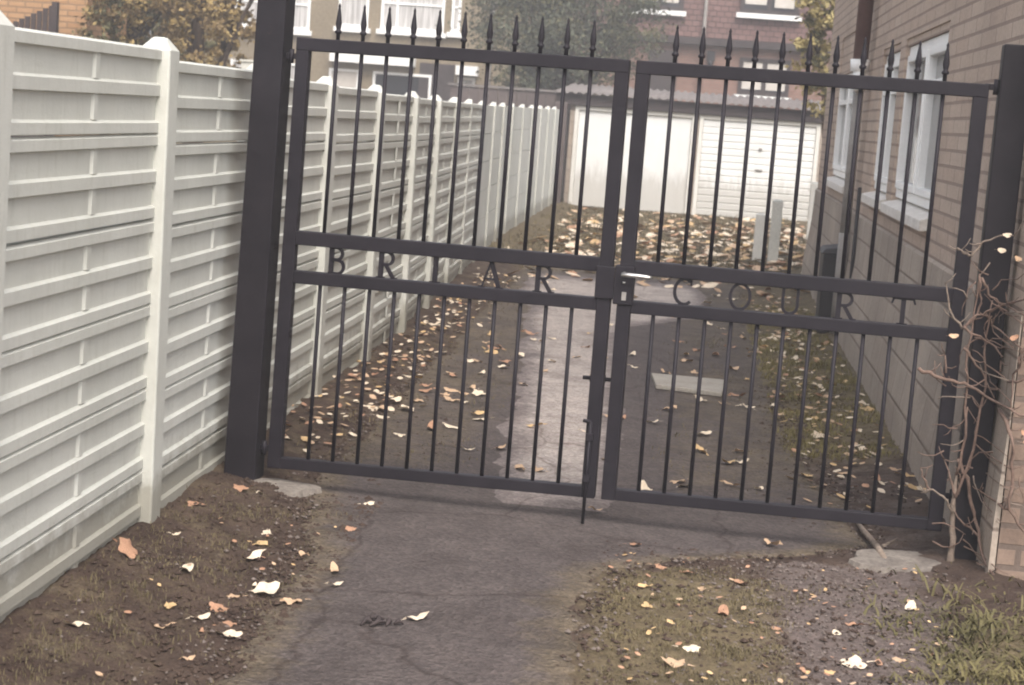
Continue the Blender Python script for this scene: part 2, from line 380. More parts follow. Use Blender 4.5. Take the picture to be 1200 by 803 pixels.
def panel(y0,y1,z0,z1,cells):
    mb=MB(); plain=y0>17.3
    def P(y,o,z): return fpt(y,o,z)
    def blk(ya,yb,o0,o1,za,zb,ch=0.0,cy=0.0):
        # outer face smaller by the chamfer: cast concrete draft
        mb.hexa([P(ya,o0,za),P(ya+cy,o1,za+ch),P(yb-cy,o1,za+ch),P(yb,o0,za),P(ya,o0,zb),P(ya+cy,o1,zb-ch),P(yb-cy,o1,zb-ch),P(yb,o0,zb)])
    blk(y0,y1,-.035,0,z0+.003,z1-.003)
    if plain:
        for k in range(1,cells//2): blk(y0,y1,-.001,.003,z0+k*PH+.006,z0+(k+1)*PH-.006,.003)
        mb.build('panel',M['fence'],fence); return
    rh=.045; n=cells; ph=(z1-z0)/n
    jz=lambda: random.uniform(-.0025,.0025)
    for k in range(n):
        za=z0+k*ph; zb=za+ph
        lo=za+(.004 if k==0 else -rh*.5+.002); 
    # rails: bottom, middle(s), top
    def rail(zc0,zc1): 
        # sloped ledge above, square soffit below
        a=jz(); b=jz()
        mb.hexa([P(y0,-.001,zc0+a),P(y0,.015,zc0+.004+a),P(y1,.015,zc0+.004+b),P(y1,-.001,zc0+b),P(y0,-.001,zc1+.007+a),P(y0,.015,zc1-.002+a),P(y1,.015,zc1-.002+b),P(y1,-.001,zc1+.007+b)])
    rail(z0+.004,z0+rh); 
    for k in range(1,n): rail(z0+k*ph-rh*.5,z0+k*ph+rh*.5)
    rail(z1-rh,z1-.006)
    ym=(y0+y1)/2+.08+random.uniform(-.012,.012)
    for k in range(n):
        za=z0+k*ph+(rh+.011 if k==0 else rh*.5+.011); zb=z0+(k+1)*ph-(rh-.002 if k==n-1 else rh*.5-.002)
        q=random.uniform(-.006,.006)
        blk(ym-.03+q,ym+.03+q,-.001,.0085,za-.004,zb+.004,0,.012)
    mb.build('panel',M['fence'],fence)
for i in range(len(posts)-1):
    y0=posts[i]+.055; y1=posts[i+1]-.055; zt=ZT((y0+y1)/2)
    if posts[i]<27:
        for k in range(6): 
            g=random.uniform(0,.0025); panel(y0,y1,zt-(k+1)*PH+g,zt-k*PH,2)
    else: panel(y0,y1,zt-6*PH,zt,12)
print('fence parts',len(fence.children))

# ------------------------------------------------------------------ gate
GA=Vector((-1.75,7.37,0)); GB=Vector((1.2,7.12,0)); GT=(GB-GA).normalized(); GN=Vector((GT.y,-GT.x,0))   # GN faces the camera
def G(s,o,z):
    if s<1.51: s2=s+.028*(z/1.9-.35)*(1-s/1.5); 
    else: s2=s
    z2=z+.027*max(0,1-z/1.1)*s/1.45
    p=GA+GT*s2+GN*o; return (p.x,p.y,z2)
def gb(mb,s0,s1,o0,o1,z0,z1):
    return mb.hexa([G(s0,o1,z0),G(s1,o1,z0),G(s1,o0,z0),G(s0,o0,z0),G(s0,o1,z1),G(s1,o1,z1),G(s1,o0,z1),G(s0,o0,z1)])
H=.025
def letter_strokes(ch):
    def arc(cx,cy,rx,ry,a0,a1,n=12): return [(cx+rx*math.cos(R(a0+(a1-a0)*i/n)),cy+ry*math.sin(R(a0+(a1-a0)*i/n))) for i in range(n+1)]
    th,tn=.17,.105
    ser=lambda x,y,w=.16:([(x-w,y),(x+w,y)],.06)
    if ch=='B': return [([(.12,0),(.12,1)],th),([(.02,.97),(.12,.97)],.06),([(.02,.03),(.12,.03)],.06),([(.12,.97)]+arc(.3,.75,.22,.22,90,-90)+[(.12,.53)],tn),([(.12,.52)]+arc(.34,.27,.25,.25,90,-90)+[(.12,.03)],tn)]
    if ch=='R': return [([(.12,0),(.12,1)],th),ser(.12,.03),([(.02,.97),(.12,.97)],.06),([(.12,.97)]+arc(.32,.74,.23,.23,90,-90)+[(.12,.51)],tn),([(.3,.5),(.6,.02)],.13),([(.52,.03),(.74,.03)],.06)]
    if ch=='I': return [([(.3,0),(.3,1)],.17),ser(.3,.03,.2),ser(.3,.97,.2)]
    if ch=='A': return [([(.05,0),(.36,1)],.07),([(.34,1),(.68,0)],.15),([(.16,.33),(.56,.33)],.06),ser(.05,.03,.12),ser(.68,.03,.14)]
    if ch=='C': return [(arc(.4,.5,.34,.46,50,310,20),.11),([(.62,.93),(.62,.72)],.06)]
    if ch=='O': return [(arc(.4,.5,.34,.46,0,360,26),.10)]
    if ch=='U': return [([(.12,1),(.12,.35)]+arc(.37,.32,.25,.28,180,360,12)+[(.62,1)],.10),ser(.12,.97),ser(.62,.97)]
    if ch=='T': return [([(.36,0),(.36,1)],.16),ser(.36,.03,.18),([(0,.95),(.72,.95)],.09),([(.03,.97),(-.03,.76)],.07),([(.69,.97),(.75,.76)],.07)]
def letter(ch,s0,parent):
    mb=MB(); hgt=.118; z0=.953
    for pts,w in letter_strokes(ch):
        pts=[Vector((p[0],p[1])) for p in pts]
        L=[];Rr=[]
        for i,p in enumerate(pts):
            d=(pts[min(i+1,len(pts)-1)]-pts[max(i-1,0)]).normalized(); nn=Vector((-d.y,d.x))
            L.append(p+nn*w/2); Rr.append(p-nn*w/2)
        for i in range(len(pts)-1):
            q=[Rr[i],Rr[i+1],L[i+1],L[i]]
            mb.add([G(s0+(a.x-.36)*hgt,o,z0+a.y*hgt) for o in (.009,-.006) for a in q],[(0,1,2,3),(7,6,5,4),(0,4,5,1),(1,5,6,2),(2,6,7,3),(3,7,4,0)])
    mb.build('letter',M['iron'],parent)
SPEAR=[(.0085,-.005),(.0085,.025),(.0145,.03),(.0145,.037),(.009,.043),(.011,.052),(.0135,.068),(.011,.088),(.0078,.112),(.0045,.134),(.006,.140),(.0035,.148),(.0004,.153)]
def leaf(label,sa,sb,bars,word,wpos,hinge_s,free_s):
    c=G((sa+sb)/2,0,0); lf=thing('gate_leaf',label,'gate',(c[0],c[1],.1),'leaves of the double iron gate')
    w=.058
    for s in (sa,sb-w):
        mb=MB(); gb(mb,s,s+w,-H,H,.085,1.925); mb.build('stile',M['iron'],lf,bevel=.004)
    for (z0,z1,dz) in ((1.886,1.94,0),(1.066,1.126,0),(.9,.955,0),(.085,.135,0)):
        mb=MB(); top=z1>1.9
        gb(mb,sa+(0 if top else w-.001),sb-(0 if top else w-.001),-H+.003 if not top else -H-.002,H-.003 if not top else H+.002,z0,z1); mb.build('rail',M['iron'],lf,bevel=.004)
    for s in bars:
        mb=MB(); mb.tube([G(s,0,.13),G(s,0,.905)],.0085,10); mb.build('bar',M['iron'],lf)
        mb=MB(); mb.tube([G(s,0,1.12),G(s,0,1.89)],.0085,10); mb.build('bar',M['iron'],lf)
        mb=MB(); p=G(s,0,1.94); mb.lathe(p,SPEAR,12); mb.build('spearhead',M['iron'],lf)
    for ch,s in zip(word,wpos): letter(ch,s,lf)
    return lf
barsL=[.245+.1095*k for k in range(11)]; barsR=[1.682+.1072*k for k in range(11)]
LL=leaf('left leaf of the black iron gate, its letters spelling BRIAR, with a drop bolt',.07,1.501,barsL,'BRIAR',(.315,.535,.752,.985,1.215),.06,1.48)
RL=leaf('right leaf of the black iron gate, its letters spelling COURT, with the silver lever handle',1.529,2.927,barsR,'COURT',(1.797,2.026,2.233,2.458,2.685),2.93,1.55)
# hinges
for lf,s0,s1,zz in ((LL,.022,.076,(1.86,.17)),(RL,2.922,2.985,(1.93,.24))):
    for z in zz:
        mb=MB(); gb(mb,s0-.01,s1+.004,.002,.012,z-.012,z+.012); mb.tube([G((s0+s1)/2,.012,z-.03),G((s0+s1)/2,.012,z+.03)],.011,10); mb.build('hinge',M['iron'],lf)
# drop bolt and slide bolt on the left leaf
mb=MB(); mb.tube([G(1.462,.036,-.03),G(1.462,.036,.42)],.0075,8); mb.tube([G(1.462,.036,.42),G(1.43,.036,.425)],.0075,8)
d=mb.build('drop_bolt',M['iron'],LL)
mb=MB(); gb(mb,1.447,1.477,.025,.046,.34,.37); mb.build('bracket',M['iron'],d); mb=MB(); gb(mb,1.447,1.477,.025,.046,.16,.19); mb.build('bracket',M['iron'],d)
mb=MB(); mb.tube([G(1.405,-.034,.60),G(1.53,-.034,.60)],.0085,8); gb(mb,1.435,1.50,-.05,-.0255,.585,.615)
mb.build('slide_bolt',M['iron'],LL)
# lock box
mb=MB(); gb(mb,1.512,1.592,-.033,.033,.935,1.10); gb(mb,1.434,1.512,.0275,.036,.955,1.092)
lk=mb.build('lock_box',M['iron'],RL,bevel=.003)
mb=MB(); mb.tube([G(1.552,.030,1.066),G(1.552,.07,1.066)],.010,10); mb.tube([G(1.545,.07,1.066),G(1.575,.073,1.067),G(1.62,.074,1.066),G(1.660,.073,1.064),G(1.668,.066,1.064)],[.009,.0095,.0095,.009,.006],10)
mb.build('lever_handle',M['steel'],lk)
mb=MB(); gb(mb,1.548,1.566,.033,.039,.955,.99); mb.build('keyhole_plate',M['steel'],lk)
mb=MB(); mb.lathe(G(1.553,.034,1.03),[(.006,-.004),(.006,.004)],8); mb.build('screw',M['steel'],lk)
# posts
def gpost(label,sb0,sb1,st0,st1,ztop,o0,o1,foot):
    c=G((sb0+sb1)/2,0,0); p=thing('gate_post',label,'post',(c[0],c[1],0),'square posts of the iron gate')
    def Q(s,o,z): q=GA+GT*s+GN*o; return (q.x,q.y,z)
    mb=MB(); mb.hexa([Q(sb0,o1,-.3),Q(sb1,o1,-.3),Q(sb1,o0,-.3),Q(sb0,o0,-.3),Q(st0,o1,ztop),Q(st1,o1,ztop),Q(st1,o0,ztop),Q(st0,o0,ztop)])
    mb.build('shaft',M['ironpost'],p,bevel=.006)
    mb=MB(); n=40; ring=[]
    for k in range(n):
        a=2*math.pi*k/n; rr=1+.22*nz(math.cos(a)*1.2,math.sin(a)*1.2,.8,foot[4]); ring.append((foot[0]+foot[2]*rr*math.cos(a),foot[1]+foot[3]*rr*math.sin(a)))
    vs=[(x,y,-.05) for x,y in ring]+[(foot[0]+(x-foot[0])*.93,foot[1]+(y-foot[1])*.93,foot[5]) for x,y in ring]+[(foot[0],foot[1],foot[5]+.012)]
    mb.smooth=False; mb.add(vs,[(k,(k+1)%n,(k+1)%n+n,k+n) for k in range(n)]+[(k+n,(k+1)%n+n,2*n) for k in range(n)])
    mb.build('footing',M['foot'],p); return p
gpost('tall square black gate post beside the white fence on the left',-.128,.016,-.078,.048,2.27,-.07,.06,(-1.72,7.3,.30,.14,3,.022))
gpost('square black gate post against the brick building, its flat top below the brick courses',2.964,3.079,2.964,3.079,2.098,-.055,.06,(1.12,7.0,.34,.20,5,.018))

# ------------------------------------------------------------------ right-hand building
rb=thing('brick_building','brown brick building with white windows and drainpipes along the right of the alley','building',(wx(12),12,0))
def W(o,y,z): return (wx(y)-o, y+.015*o, z)      # o metres out of the wall face
Y0,Y1,ZB,ZTOP=6.8,20.4,0,5.6
wins=[(15.9,18.5,1.25,2.68),(12.5,13.75,1.27,2.37),(9.95,12.15,1.27,2.37)]
mb=MB()
ycuts=sorted({Y0,Y1}|{w[0] for w in wins}|{w[1] for w in wins}); zcuts=sorted({1.05,ZTOP}|{w[2] for w in wins}|{w[3] for w in wins})
for a,b in zip(ycuts,ycuts[1:]):
    for c,d in zip(zcuts,zcuts[1:]):
        if any(w[0]<=a and b<=w[1] and w[2]<=c and d<=w[3] for w in wins): continue
        mb.add([W(0,a,c),W(0,b,c),W(0,b,d),W(0,a,d)],[(0,3,2,1)])
D=.13
for y0,y1,z0,z1 in wins:
    mb.add([W(0,y0,z0),W(0,y0,z1),W(-D,y0,z1),W(-D,y0,z0)],[(0,1,2,3)]); mb.add([W(0,y1,z0),W(0,y1,z1),W(-D,y1,z1),W(-D,y1,z0)],[(3,2,1,0)])
    mb.add([W(0,y0,z1),W(0,y1,z1),W(-D,y1,z1),W(-D,y0,z1)],[(0,1,2,3)]); mb.add([W(0,y0,z0),W(0,y1,z0),W(-D,y1,z0),W(-D,y0,z0)],[(3,2,1,0)])
XR=8.0
mb.mi=1
mb.add([W(0,Y0,-.3),(XR,Y0,-.3),(XR,Y0,ZTOP),W(0,Y0,ZTOP)],[(0,1,2,3)])
mb.add([W(0,Y1,-.3),(XR,Y1,-.3),(XR,Y1,ZTOP),W(0,Y1,ZTOP)],[(3,2,1,0)])
mb.add([W(0,Y0,ZTOP),(XR,Y0,ZTOP),(XR,Y1,ZTOP),W(0,Y1,ZTOP)],[(0,1,2,3)])
mb.add([(XR,Y0,-.3),(XR,Y1,-.3),(XR,Y1,ZTOP),(XR,Y0,ZTOP)],[(0,1,2,3)])
o=mb.build('brick_wall',[M['brick'],M['brickfront']],rb)
# rendered plinth, battered towards the ground
mb=MB(); ysp=frange(Y0+.004,Y1,.4)
prof=[(.0,-.3),(.10,-.3),(.085,.25),(.03,.7),(.018,1.06),(.0,1.075)]
vs=[];n=len(prof)
for y in ysp:
    for o_,z in prof:
        k=smooth(6.8,8.2,y)
        vs.append(W(.004+o_*(.25+.75*k)+(.006*nz(y,z,2) if 0<z<1 else 0),y,z))
fs=[(j*n+i,j*n+i+1,(j+1)*n+i+1,(j+1)*n+i) for j in range(len(ysp)-1) for i in range(n-1)]+[tuple(range(n)),tuple(range((len(ysp)-1)*n,len(ysp)*n))]
mb.add(vs,fs); mb.build('plinth',M['render'],rb)
# lintels / brick heads
def wbox(mb,o0,o1,y0,y1,z0,z1): return mb.hexa([W(o0,y0,z0),W(o1,y0,z0),W(o1,y1,z0),W(o0,y1,z0),W(o0,y0,z1),W(o1,y0,z1),W(o1,y1,z1),W(o0,y1,z1)])
for idx,(y0,y1,z0,z1) in enumerate(wins):
    zf=z1-.05 if idx else z1-.38       # top of the frame
    mb=MB(); wbox(mb,-.115,-.012,y0+.002,y1-.002,zf+.002,z1-.002); mb.build('window_head',M['brick'],rb)
    f0,f1=-.085,-.028
    yy0,yy1=y0+.003,y1-.003
    fr=MB(); t=.06
    wbox(fr,f0,f1,yy0,yy0+t,z0+.04,zf); wbox(fr,f0,f1,yy1-t,yy1,z0+.04,zf)
    wbox(fr,f0,f1,yy0+t,yy1-t,z0+.04,z0+.04+t); wbox(fr,f0,f1,yy0+t,yy1-t,zf-t,zf)
    nm=1 if idx!=1 else 1
    mids=[(yy0+yy1)/2] if idx!=2 else [yy0+1.0]
    for ym in mids: wbox(fr,f0,f1+.006,ym-.045,ym+.045,z0+.04+t,zf-t)
    # opening casement in the near half with its own frame
    segs=[yy0+t]+[x for m_ in mids for x in (m_-.045,m_+.045)]+[yy1-t]
    win=fr.build('window',M['white'],rb,bevel=.006)
    for a,b in zip(segs[::2],segs[1::2]):
        cs=MB(); u=.045; e0,e1=f0+.01,f1+.016; za,zb=z0+.04+t+.004,zf-t-.004; a+=.004;b-=.004
        tz=zb-.24
        wbox(cs,e0,e1,a,a+u,za,zb); wbox(cs,e0,e1,b-u,b,za,zb); wbox(cs,e0,e1,a+u,b-u,za,za+u); wbox(cs,e0,e1,a+u,b-u,zb-u,zb); wbox(cs,e0,e1,a+u,b-u,tz,tz+u)
        cs.build('casement',M['white'],win,bevel=.004)
        g=MB(); wbox(g,f0+.016,f0+.024,a+u-.004,b-u+.004,za+u-.004,zb-u+.004); g.build('pane',M['glassgrey'],win)
    sl=MB()
    e=.05
    sl.hexa([W(-.1,y0-e,z0-.055),W(.06,y0-e,z0-.07),W(.06,y1+e,z0-.07),W(-.1,y1+e,z0-.055),W(-.1,y0-e,z0+.04),W(.06,y0-e,z0-.005),W(.06,y1+e,z0-.005),W(-.1,y1+e,z0+.04)])
    sl.build('sill',M['sill'],win,bevel=.006)
# drainpipes
mb=MB(); mb.tube([W(.10,14.67,2.30),W(.10,14.67,5.6)],.062,14); sp_=mb.build('soil_pipe',M['brownpipe'],rb)
mb=MB(); mb.tube([W(.10,14.67,2.32),W(.10,14.67,2.22)],[.08,.072],14); mb.tube([W(.10,14.67,2.24),W(.10,14.6,2.13),W(.10,14.55,2.08)],.05,12); mb.build('collar',M['white'],sp_)
mb=MB(); mb.tube([W(.09,14.67,2.2),W(.09,14.67,.85)],.042,12); mb.tube([W(.09,14.67,.9),W(.09,14.67,.06)],.046,12); mb.build('lower_pipe',M['greypipe'],sp_)
mb=MB(); mb.tube([W(.05,14.95,.1),W(.05,14.95,2.05),W(.05,14.95,5.5)],.022,8); mb.build('waste_pipe',M['greypipe'],rb)
mb=MB(); mb.tube([W(.05,14.1,.2),W(.05,14.1,1.3)],.016,8); mb.build('waste_pipe',M['blackplastic'],rb)
# roof edge (out of frame)
mb=MB(); wbox(mb,-.5,.35,Y0-.3,Y1+.3,ZTOP+.002,ZTOP+.14); mb.build('eaves',M['dark'],rb)
mb=MB(); mb.hexa([W(.4,Y0-.3,ZTOP+.145),(XR+.4,Y0-.3,ZTOP+.145),(XR+.4,Y1+.3,ZTOP+.145),W(.4,Y1+.3,ZTOP+.145),(4.6,Y0-.3,ZTOP+2.2),(4.8,Y0-.3,ZTOP+2.2),(4.8,Y1+.3,ZTOP+2.2),(4.6,Y1+.3,ZTOP+2.2)]); mb.build('roof',M['rooftile'],rb)
# black box at the foot of the pipes
bx=thing('storage_box','tall narrow black box standing against the building wall below the drainpipes','box',(wx(15.1)-.15,15.1,0))
mb=MB(); mb.hexa([W(.08,14.9,.0),W(.22,14.9,.0),W(.22,15.3,.0),W(.08,15.3,.0),W(.06,14.86,.70),W(.23,14.86,.70),W(.23,15.34,.70),W(.06,15.34,.70)]); mb.build('body',M['blackplastic'],bx,bevel=.012)
mb=MB(); mb.hexa([W(.05,14.84,.703),W(.25,14.84,.703),W(.25,15.36,.703),W(.05,15.36,.703),W(.07,14.86,.77),W(.22,14.86,.745),W(.22,15.34,.745),W(.07,15.34,.77)]); mb.build('lid',M['blackplastic'],bx,bevel=.01)

# ------------------------------------------------------------------ bare climbing plant at the right post
VINE={'stem':[(1.2,.0),(1.2,.099),(1.189,.20),(1.186,.30),(1.184,.40)],'s2':[(1.184,.39),(1.205,.55),(1.19,.72),(1.175,.9),(1.185,1.05),(1.19,1.2)],'s3':[(1.19,.3),(1.24,.5),(1.26,.75),(1.24,.95),(1.25,1.1)],
'b1':[(1.186,.238),(1.139,.302),(1.09,.325),(1.052,.307)],'b2':[(1.091,.315),(1.06,.364),(1.042,.404)],
'b3':[(1.184,.454),(1.231,.382),(1.255,.28),(1.289,.179),(1.309,.076),(1.357,.03),(1.446,.0),(1.495,.02)],
'b4':[(1.29,.162),(1.238,.191),(1.192,.245)],'b5':[(.991,.808),(1.06,.78),(1.128,.77),(1.195,.753),(1.299,.708),(1.366,.694),(1.413,.713)],
'b6':[(1.102,.795),(1.091,.869)],'b7':[(1.146,.977),(1.101,1.031),(1.076,1.107),(1.062,1.15)],
'b8':[(1.149,.978),(1.183,1.025),(1.23,1.053),(1.276,1.075),(1.329,1.039),(1.352,.98)],'b9':[(1.148,.988),(1.197,.958),(1.259,.93),(1.296,.889),(1.296,.831)],
'b10':[(1.152,1.267),(1.185,1.32),(1.231,1.344),(1.294,1.363)],'b11':[(1.145,1.266),(1.118,1.277),(1.093,1.295)],
'b12':[(1.199,1.186),(1.232,1.122),(1.275,1.092),(1.342,1.071),(1.375,1.064)],'b13':[(1.301,.684),(1.333,.601),(1.348,.465),(1.349,.326),(1.414,.246),(1.469,.193)],
'b14':[(1.349,.326),(1.315,.336),(1.282,.336),(1.254,.35)],'b15':[(1.193,1.186),(1.208,1.102),(1.198,1.04),(1.155,.985)],
'b16':[(1.352,.98),(1.327,.909),(1.321,.806),(1.322,.704)],'b17':[(1.246,1.055),(1.305,1.111),(1.362,1.184)],'b18':[(1.312,.805),(1.366,.845),(1.393,.899)],
'b19':[(1.16,.9),(1.2,.86),(1.25,.80),(1.29,.72)],'b20':[(1.19,.3),(1.16,.38),(1.13,.45)],'b21':[(1.35,.98),(1.40,.93),(1.43,.85),(1.42,.76)],'b22':[(1.23,1.05),(1.26,1.0),(1.33,.95),(1.38,.93)]}
vn=thing('climbing_plant','bare climbing plant with a pale woody stem and tangled twigs at the right gate post','plant',(1.19,7.02,0))
def vpt(x,z,k=0):
    y=7.02 if x<1.27 else 7.02-(.27*smooth(1.27,1.34,x)); return (x,y-.005*k,z)
def wob(pts,k,amp=.006):
    out=[]
    for i,(x,z) in enumerate(pts):
        if i: 
            xa,za=pts[i-1]
            for t in (.33,.67): out.append(vpt(xa+(x-xa)*t+random.uniform(-amp,amp),za+(z-za)*t+random.uniform(-amp,amp),k+random.uniform(-2,2)))
        out.append(vpt(x,z,k))
    return out
for i,(k,pts) in enumerate(VINE.items()):
    mb=MB()
    p=wob(pts,i%4, .003 if k=='stem' else .006)
    if k=='stem': rr=[.015-.008*j/(len(p)-1)+random.uniform(-.0015,.0015) for j in range(len(p))]; rr[1]=.018
    else:
        r0=.0085 if k in('b3','b5','b13') else .0055; r0=.0062 if k in('s2','s3') else r0; rr=[max(.0022,r0*(1-.6*j/(len(p)-1))) for j in range(len(p))]
    mb.tube(p,rr,7)
    if k!='stem':
        for _ in range(3):     # side twigs
            j=random.randrange(1,len(p)); q=Vector(p[j]); d=Vector((random.uniform(-1,1),random.uniform(-.6,.1),random.uniform(-.3,1))).normalized()
            mb.tube([q,q+d*.03,q+d*.05+Vector((0,0,.012))],[.003,.0022,.0012],5)
    mb.build('stem' if k=='stem' else 'twig',M['vine'] if k in('stem','b1','b7','b10','b11') else M['twig'],vn)
rv=random.Random(77)
for _ in range(60):
    x=rv.gauss(1.28,.09); z=rv.choice((rv.gauss(.95,.16),rv.gauss(.45,.2))); 
    if x<1.1 or z<.05: continue
    p=[(x,z)]; a=rv.uniform(0,6.28)
    for _k in range(rv.randrange(3,6)):
        a+=rv.uniform(-.7,.7); l=rv.uniform(.02,.05); p.append((p[-1][0]+l*math.cos(a),p[-1][1]+l*math.sin(a)*.9))
    mb=MB(); k=rv.uniform(-2,4); q=[vpt(xx,max(zz,.03),k) for xx,zz in p]; n_=len(q); mb.tube(q,[.0034-.0022*i/(n_-1) for i in range(n_)],5); mb.build('twig',M[rv.choice(('vine','twig','twig'))],vn)
# few withered leaves left on it
def leafmesh(name,mat,shape,curl,seed):
    rnd=random.Random(seed); n=22; vs=[(0,0,0)];ring=[]
    for rr_ in (.55,1.0):
        for k in range(n):
            a=2*math.pi*k/n
            if shape=='lobed': r=.62+.30*abs(math.cos(2.5*a))**1.2+rnd.uniform(-.06,.06)
            elif shape=='oval': r=1/math.sqrt((math.cos(a)/1.0)**2+(math.sin(a)/.5)**2)+rnd.uniform(-.03,.03)
            else: r=.75+rnd.uniform(-.14,.14)+.15*math.cos(a)
            r*=rr_; x,y=r*math.cos(a)*.5,r*math.sin(a)*.5
            z=curl*.34*(x*x*1.3+y*y*.9)+.16*math.sin(2*a+seed)*rr_**2*.35+.10*math.sin(5*a+seed*2)*rr_**2*.3-(.05 if rr_<.6 else 0)*abs(y)
            vs.append((x,y,z))
    fs=[(0,1+k,1+(k+1)%n) for k in range(n)]+[(1+k,1+n+k,1+n+(k+1)%n,1+(k+1)%n) for k in range(n)]
    b=len(vs); vs+=[(-.5,0,vs[1+n+n//2][2]),(-.5,.025,0.02),(-.78,.02,.03),(-.78,-.0,.03)]; fs.append((b,b+1,b+2,b+3))
    me=bpy.data.meshes.new(name); me.from_pydata(vs,[],fs); me.materials.append(mat); me.polygons.foreach_set('use_smooth',[True]*len(fs)); return me
LM=[leafmesh('fallen_leaf',LEAFM[c],s,cu,i*13+c) for i,(s,cu) in enumerate((('lobed',.9),('oval',1.2),('round',-.8),('lobed',-.7),('oval',.6))) for c in range(4)]
for (x,z,c) in ((1.255,1.30,0),(1.27,1.36,0),(1.11,.95,1),(1.30,1.28,1),(1.37,.63,2),(1.385,.60,2),(1.31,.98,2)):
    me=LM[4+c]; o=bpy.data.objects.new('leaf',me); COL.objects.link(o); o.parent=vn
    p=Vector(vpt(x,z,5)); o.location=p-Vector(ORG[vn.name])+Vector((0,-.02,0)); o.rotation_euler=(random.uniform(.8,1.6),random.uniform(-.5,.5),random.uniform(-.6,.6)); o.scale=(.04,.04,.04)

# ------------------------------------------------------------------ garages
ga=thing('garage_block','low garage block with two white doors and a corrugated roof at the alley end','garage',(.1,34,0))
YG=33.3
mb=MB(); mb.box(-2.22,-2.13,YG,YG+.4,0,1.9); mb.box(.16,.215,YG,YG+.4,0,1.9); mb.box(2.47,2.75,YG,YG+.4,0,1.9); mb.box(-2.22,2.75,YG+.4,YG+5,0,1.9)
mb.build('wall',M['render'],ga)
def gdoor(x0,x1,ribs):
    f=MB(); t=.075; f.box(x0,x0+t,YG-.03,YG+.06,0,1.885); f.box(x1-t,x1,YG-.03,YG+.06,0,1.885); f.box(x0+t,x1-t,YG-.03,YG+.06,1.81,1.885)
    d=MB(); a,b=x0+t+.006,x1-t-.006
    if ribs:
        n=14; h=1.79/n
        for k in range(n): d.prism([(YG+.05,.01+k*h),(YG+.012,.012+k*h),(YG+.002,.02+k*h),(YG+.002,.004+(k+.86)*h),(YG+.013,.005+(k+.93)*h),(YG+.013,.01+(k+1)*h),(YG+.05,.01+(k+1)*h)],a,b,'x')
    else:
        d.box(a,b,YG+.02,YG+.05,.01,1.80)
        for k in range(6): xx=a+(b-a)*(k+.5)/6; d.box(xx-.012,xx+.012,YG+.012,YG+.0199,.1,1.7)
    dr=d.build('door',M['garage'],ga)
    f.build('frame',M['whitewood'],dr,bevel=.005)
    hx=(a+b)/2+.05
    h=MB(); h.tube([(hx-.07,YG-.02,.93 if ribs else .95),(hx+.07,YG-.02,.93 if ribs else .95)],.014,8); h.build('handle',M['greypipe'],dr); h=MB(); h.lathe((hx,YG-.012,1.32),[(.03,-.02),(.03,.02)],10); h.build('lock',M['greypipe'],dr)
gdoor(-2.13,.155,False); gdoor(.218,2.47,True)
mb=MB(); mb.box(-2.5,2.9,YG-.10,YG-.04,1.895,2.10); mb.build('fascia',M['dark'],ga)
mb=MB(); n=110; top=[];bot=[]
for k in range(n+1):
    x=-2.6+5.6*k/n; z=.028*math.sin(2*math.pi*x/.15)
    top.append((x,YG-.22,2.125+z)); bot.append((x,YG+5.2,2.38+z))
vs=top+bot+[(x,y,z-.012) for x,y,z in top]+[(x,y,z-.012) for x,y,z in bot]; m_=n+1
fs=[]
for k in range(n): fs+=[(k,k+1,m_+k+1,m_+k),(2*m_+k,3*m_+k,3*m_+k+1,2*m_+k+1),(k,2*m_+k,2*m_+k+1,k+1)]
mb.smooth=True; mb.add(vs,fs); mb.build('roof',M['corr'],ga)
# timber post and low boarded wall beside the garages
mb=MB(); mb.box(-2.47,-2.25,32.7,32.95,-.1,1.93); mb.box(-2.52,-2.42,32.62,32.76,-.1,.55)
tag(mb.build('timber_post',M['brownpost'],loc=(-2.36,32.8,0),bevel=.01),'thick brown timber post between the white fence end and the left garage door','post')
gw=thing('garden_wall','long brown boarded wall with a pale coping above the far end of the white fence','wall',(-3.5,36.5,0))
mb=MB(); 
for k in range(14): x=-4.95+k*.2; mb.box(x,x+.19,36.4,36.45,0,2.12+.004*(k%3))
mb.build('boards',M['brownpost'],gw)
mb=MB(); mb.box(-5.0,-2.1,36.36,36.49,2.135,2.18); mb.build('coping',M['corr'],gw)
# bollards
def bollard(label,x0,x1,y,h,mat,top):
    mb=MB(); w=x1-x0; mb.box(x0,x1,y,y+w*.8,-.05,h-top)
    mb.add([(x0,y,h-top),(x1,y,h-top),(x1,y+w*.8,h-top),(x0,y+w*.8,h-top),(x0+w*.2,y+w*.2,h),(x1-w*.2,y+w*.2,h),(x1-w*.2,y+w*.6,h),(x0+w*.2,y+w*.6,h)],[(0,1,5,4),(1,2,6,5),(2,3,7,6),(3,0,4,7),(4,5,6,7)])
    o=mb.build('bollard',mat,loc=((x0+x1)/2,y,0),bevel=.01); return tag(o,label,'bollard','short posts in front of the garages')
bollard('taller grey concrete bollard in front of the right garage door',1.16,1.29,22.5,.83,M['concpost'],.02)
bollard('shorter white bollard just left of the grey concrete one',.98,1.10,22.9,.62,M['whitewood'],.02)
bollard('slim white post close to the corner of the brick building',1.98,2.10,27.5,.95,M['whitewood'],.02)

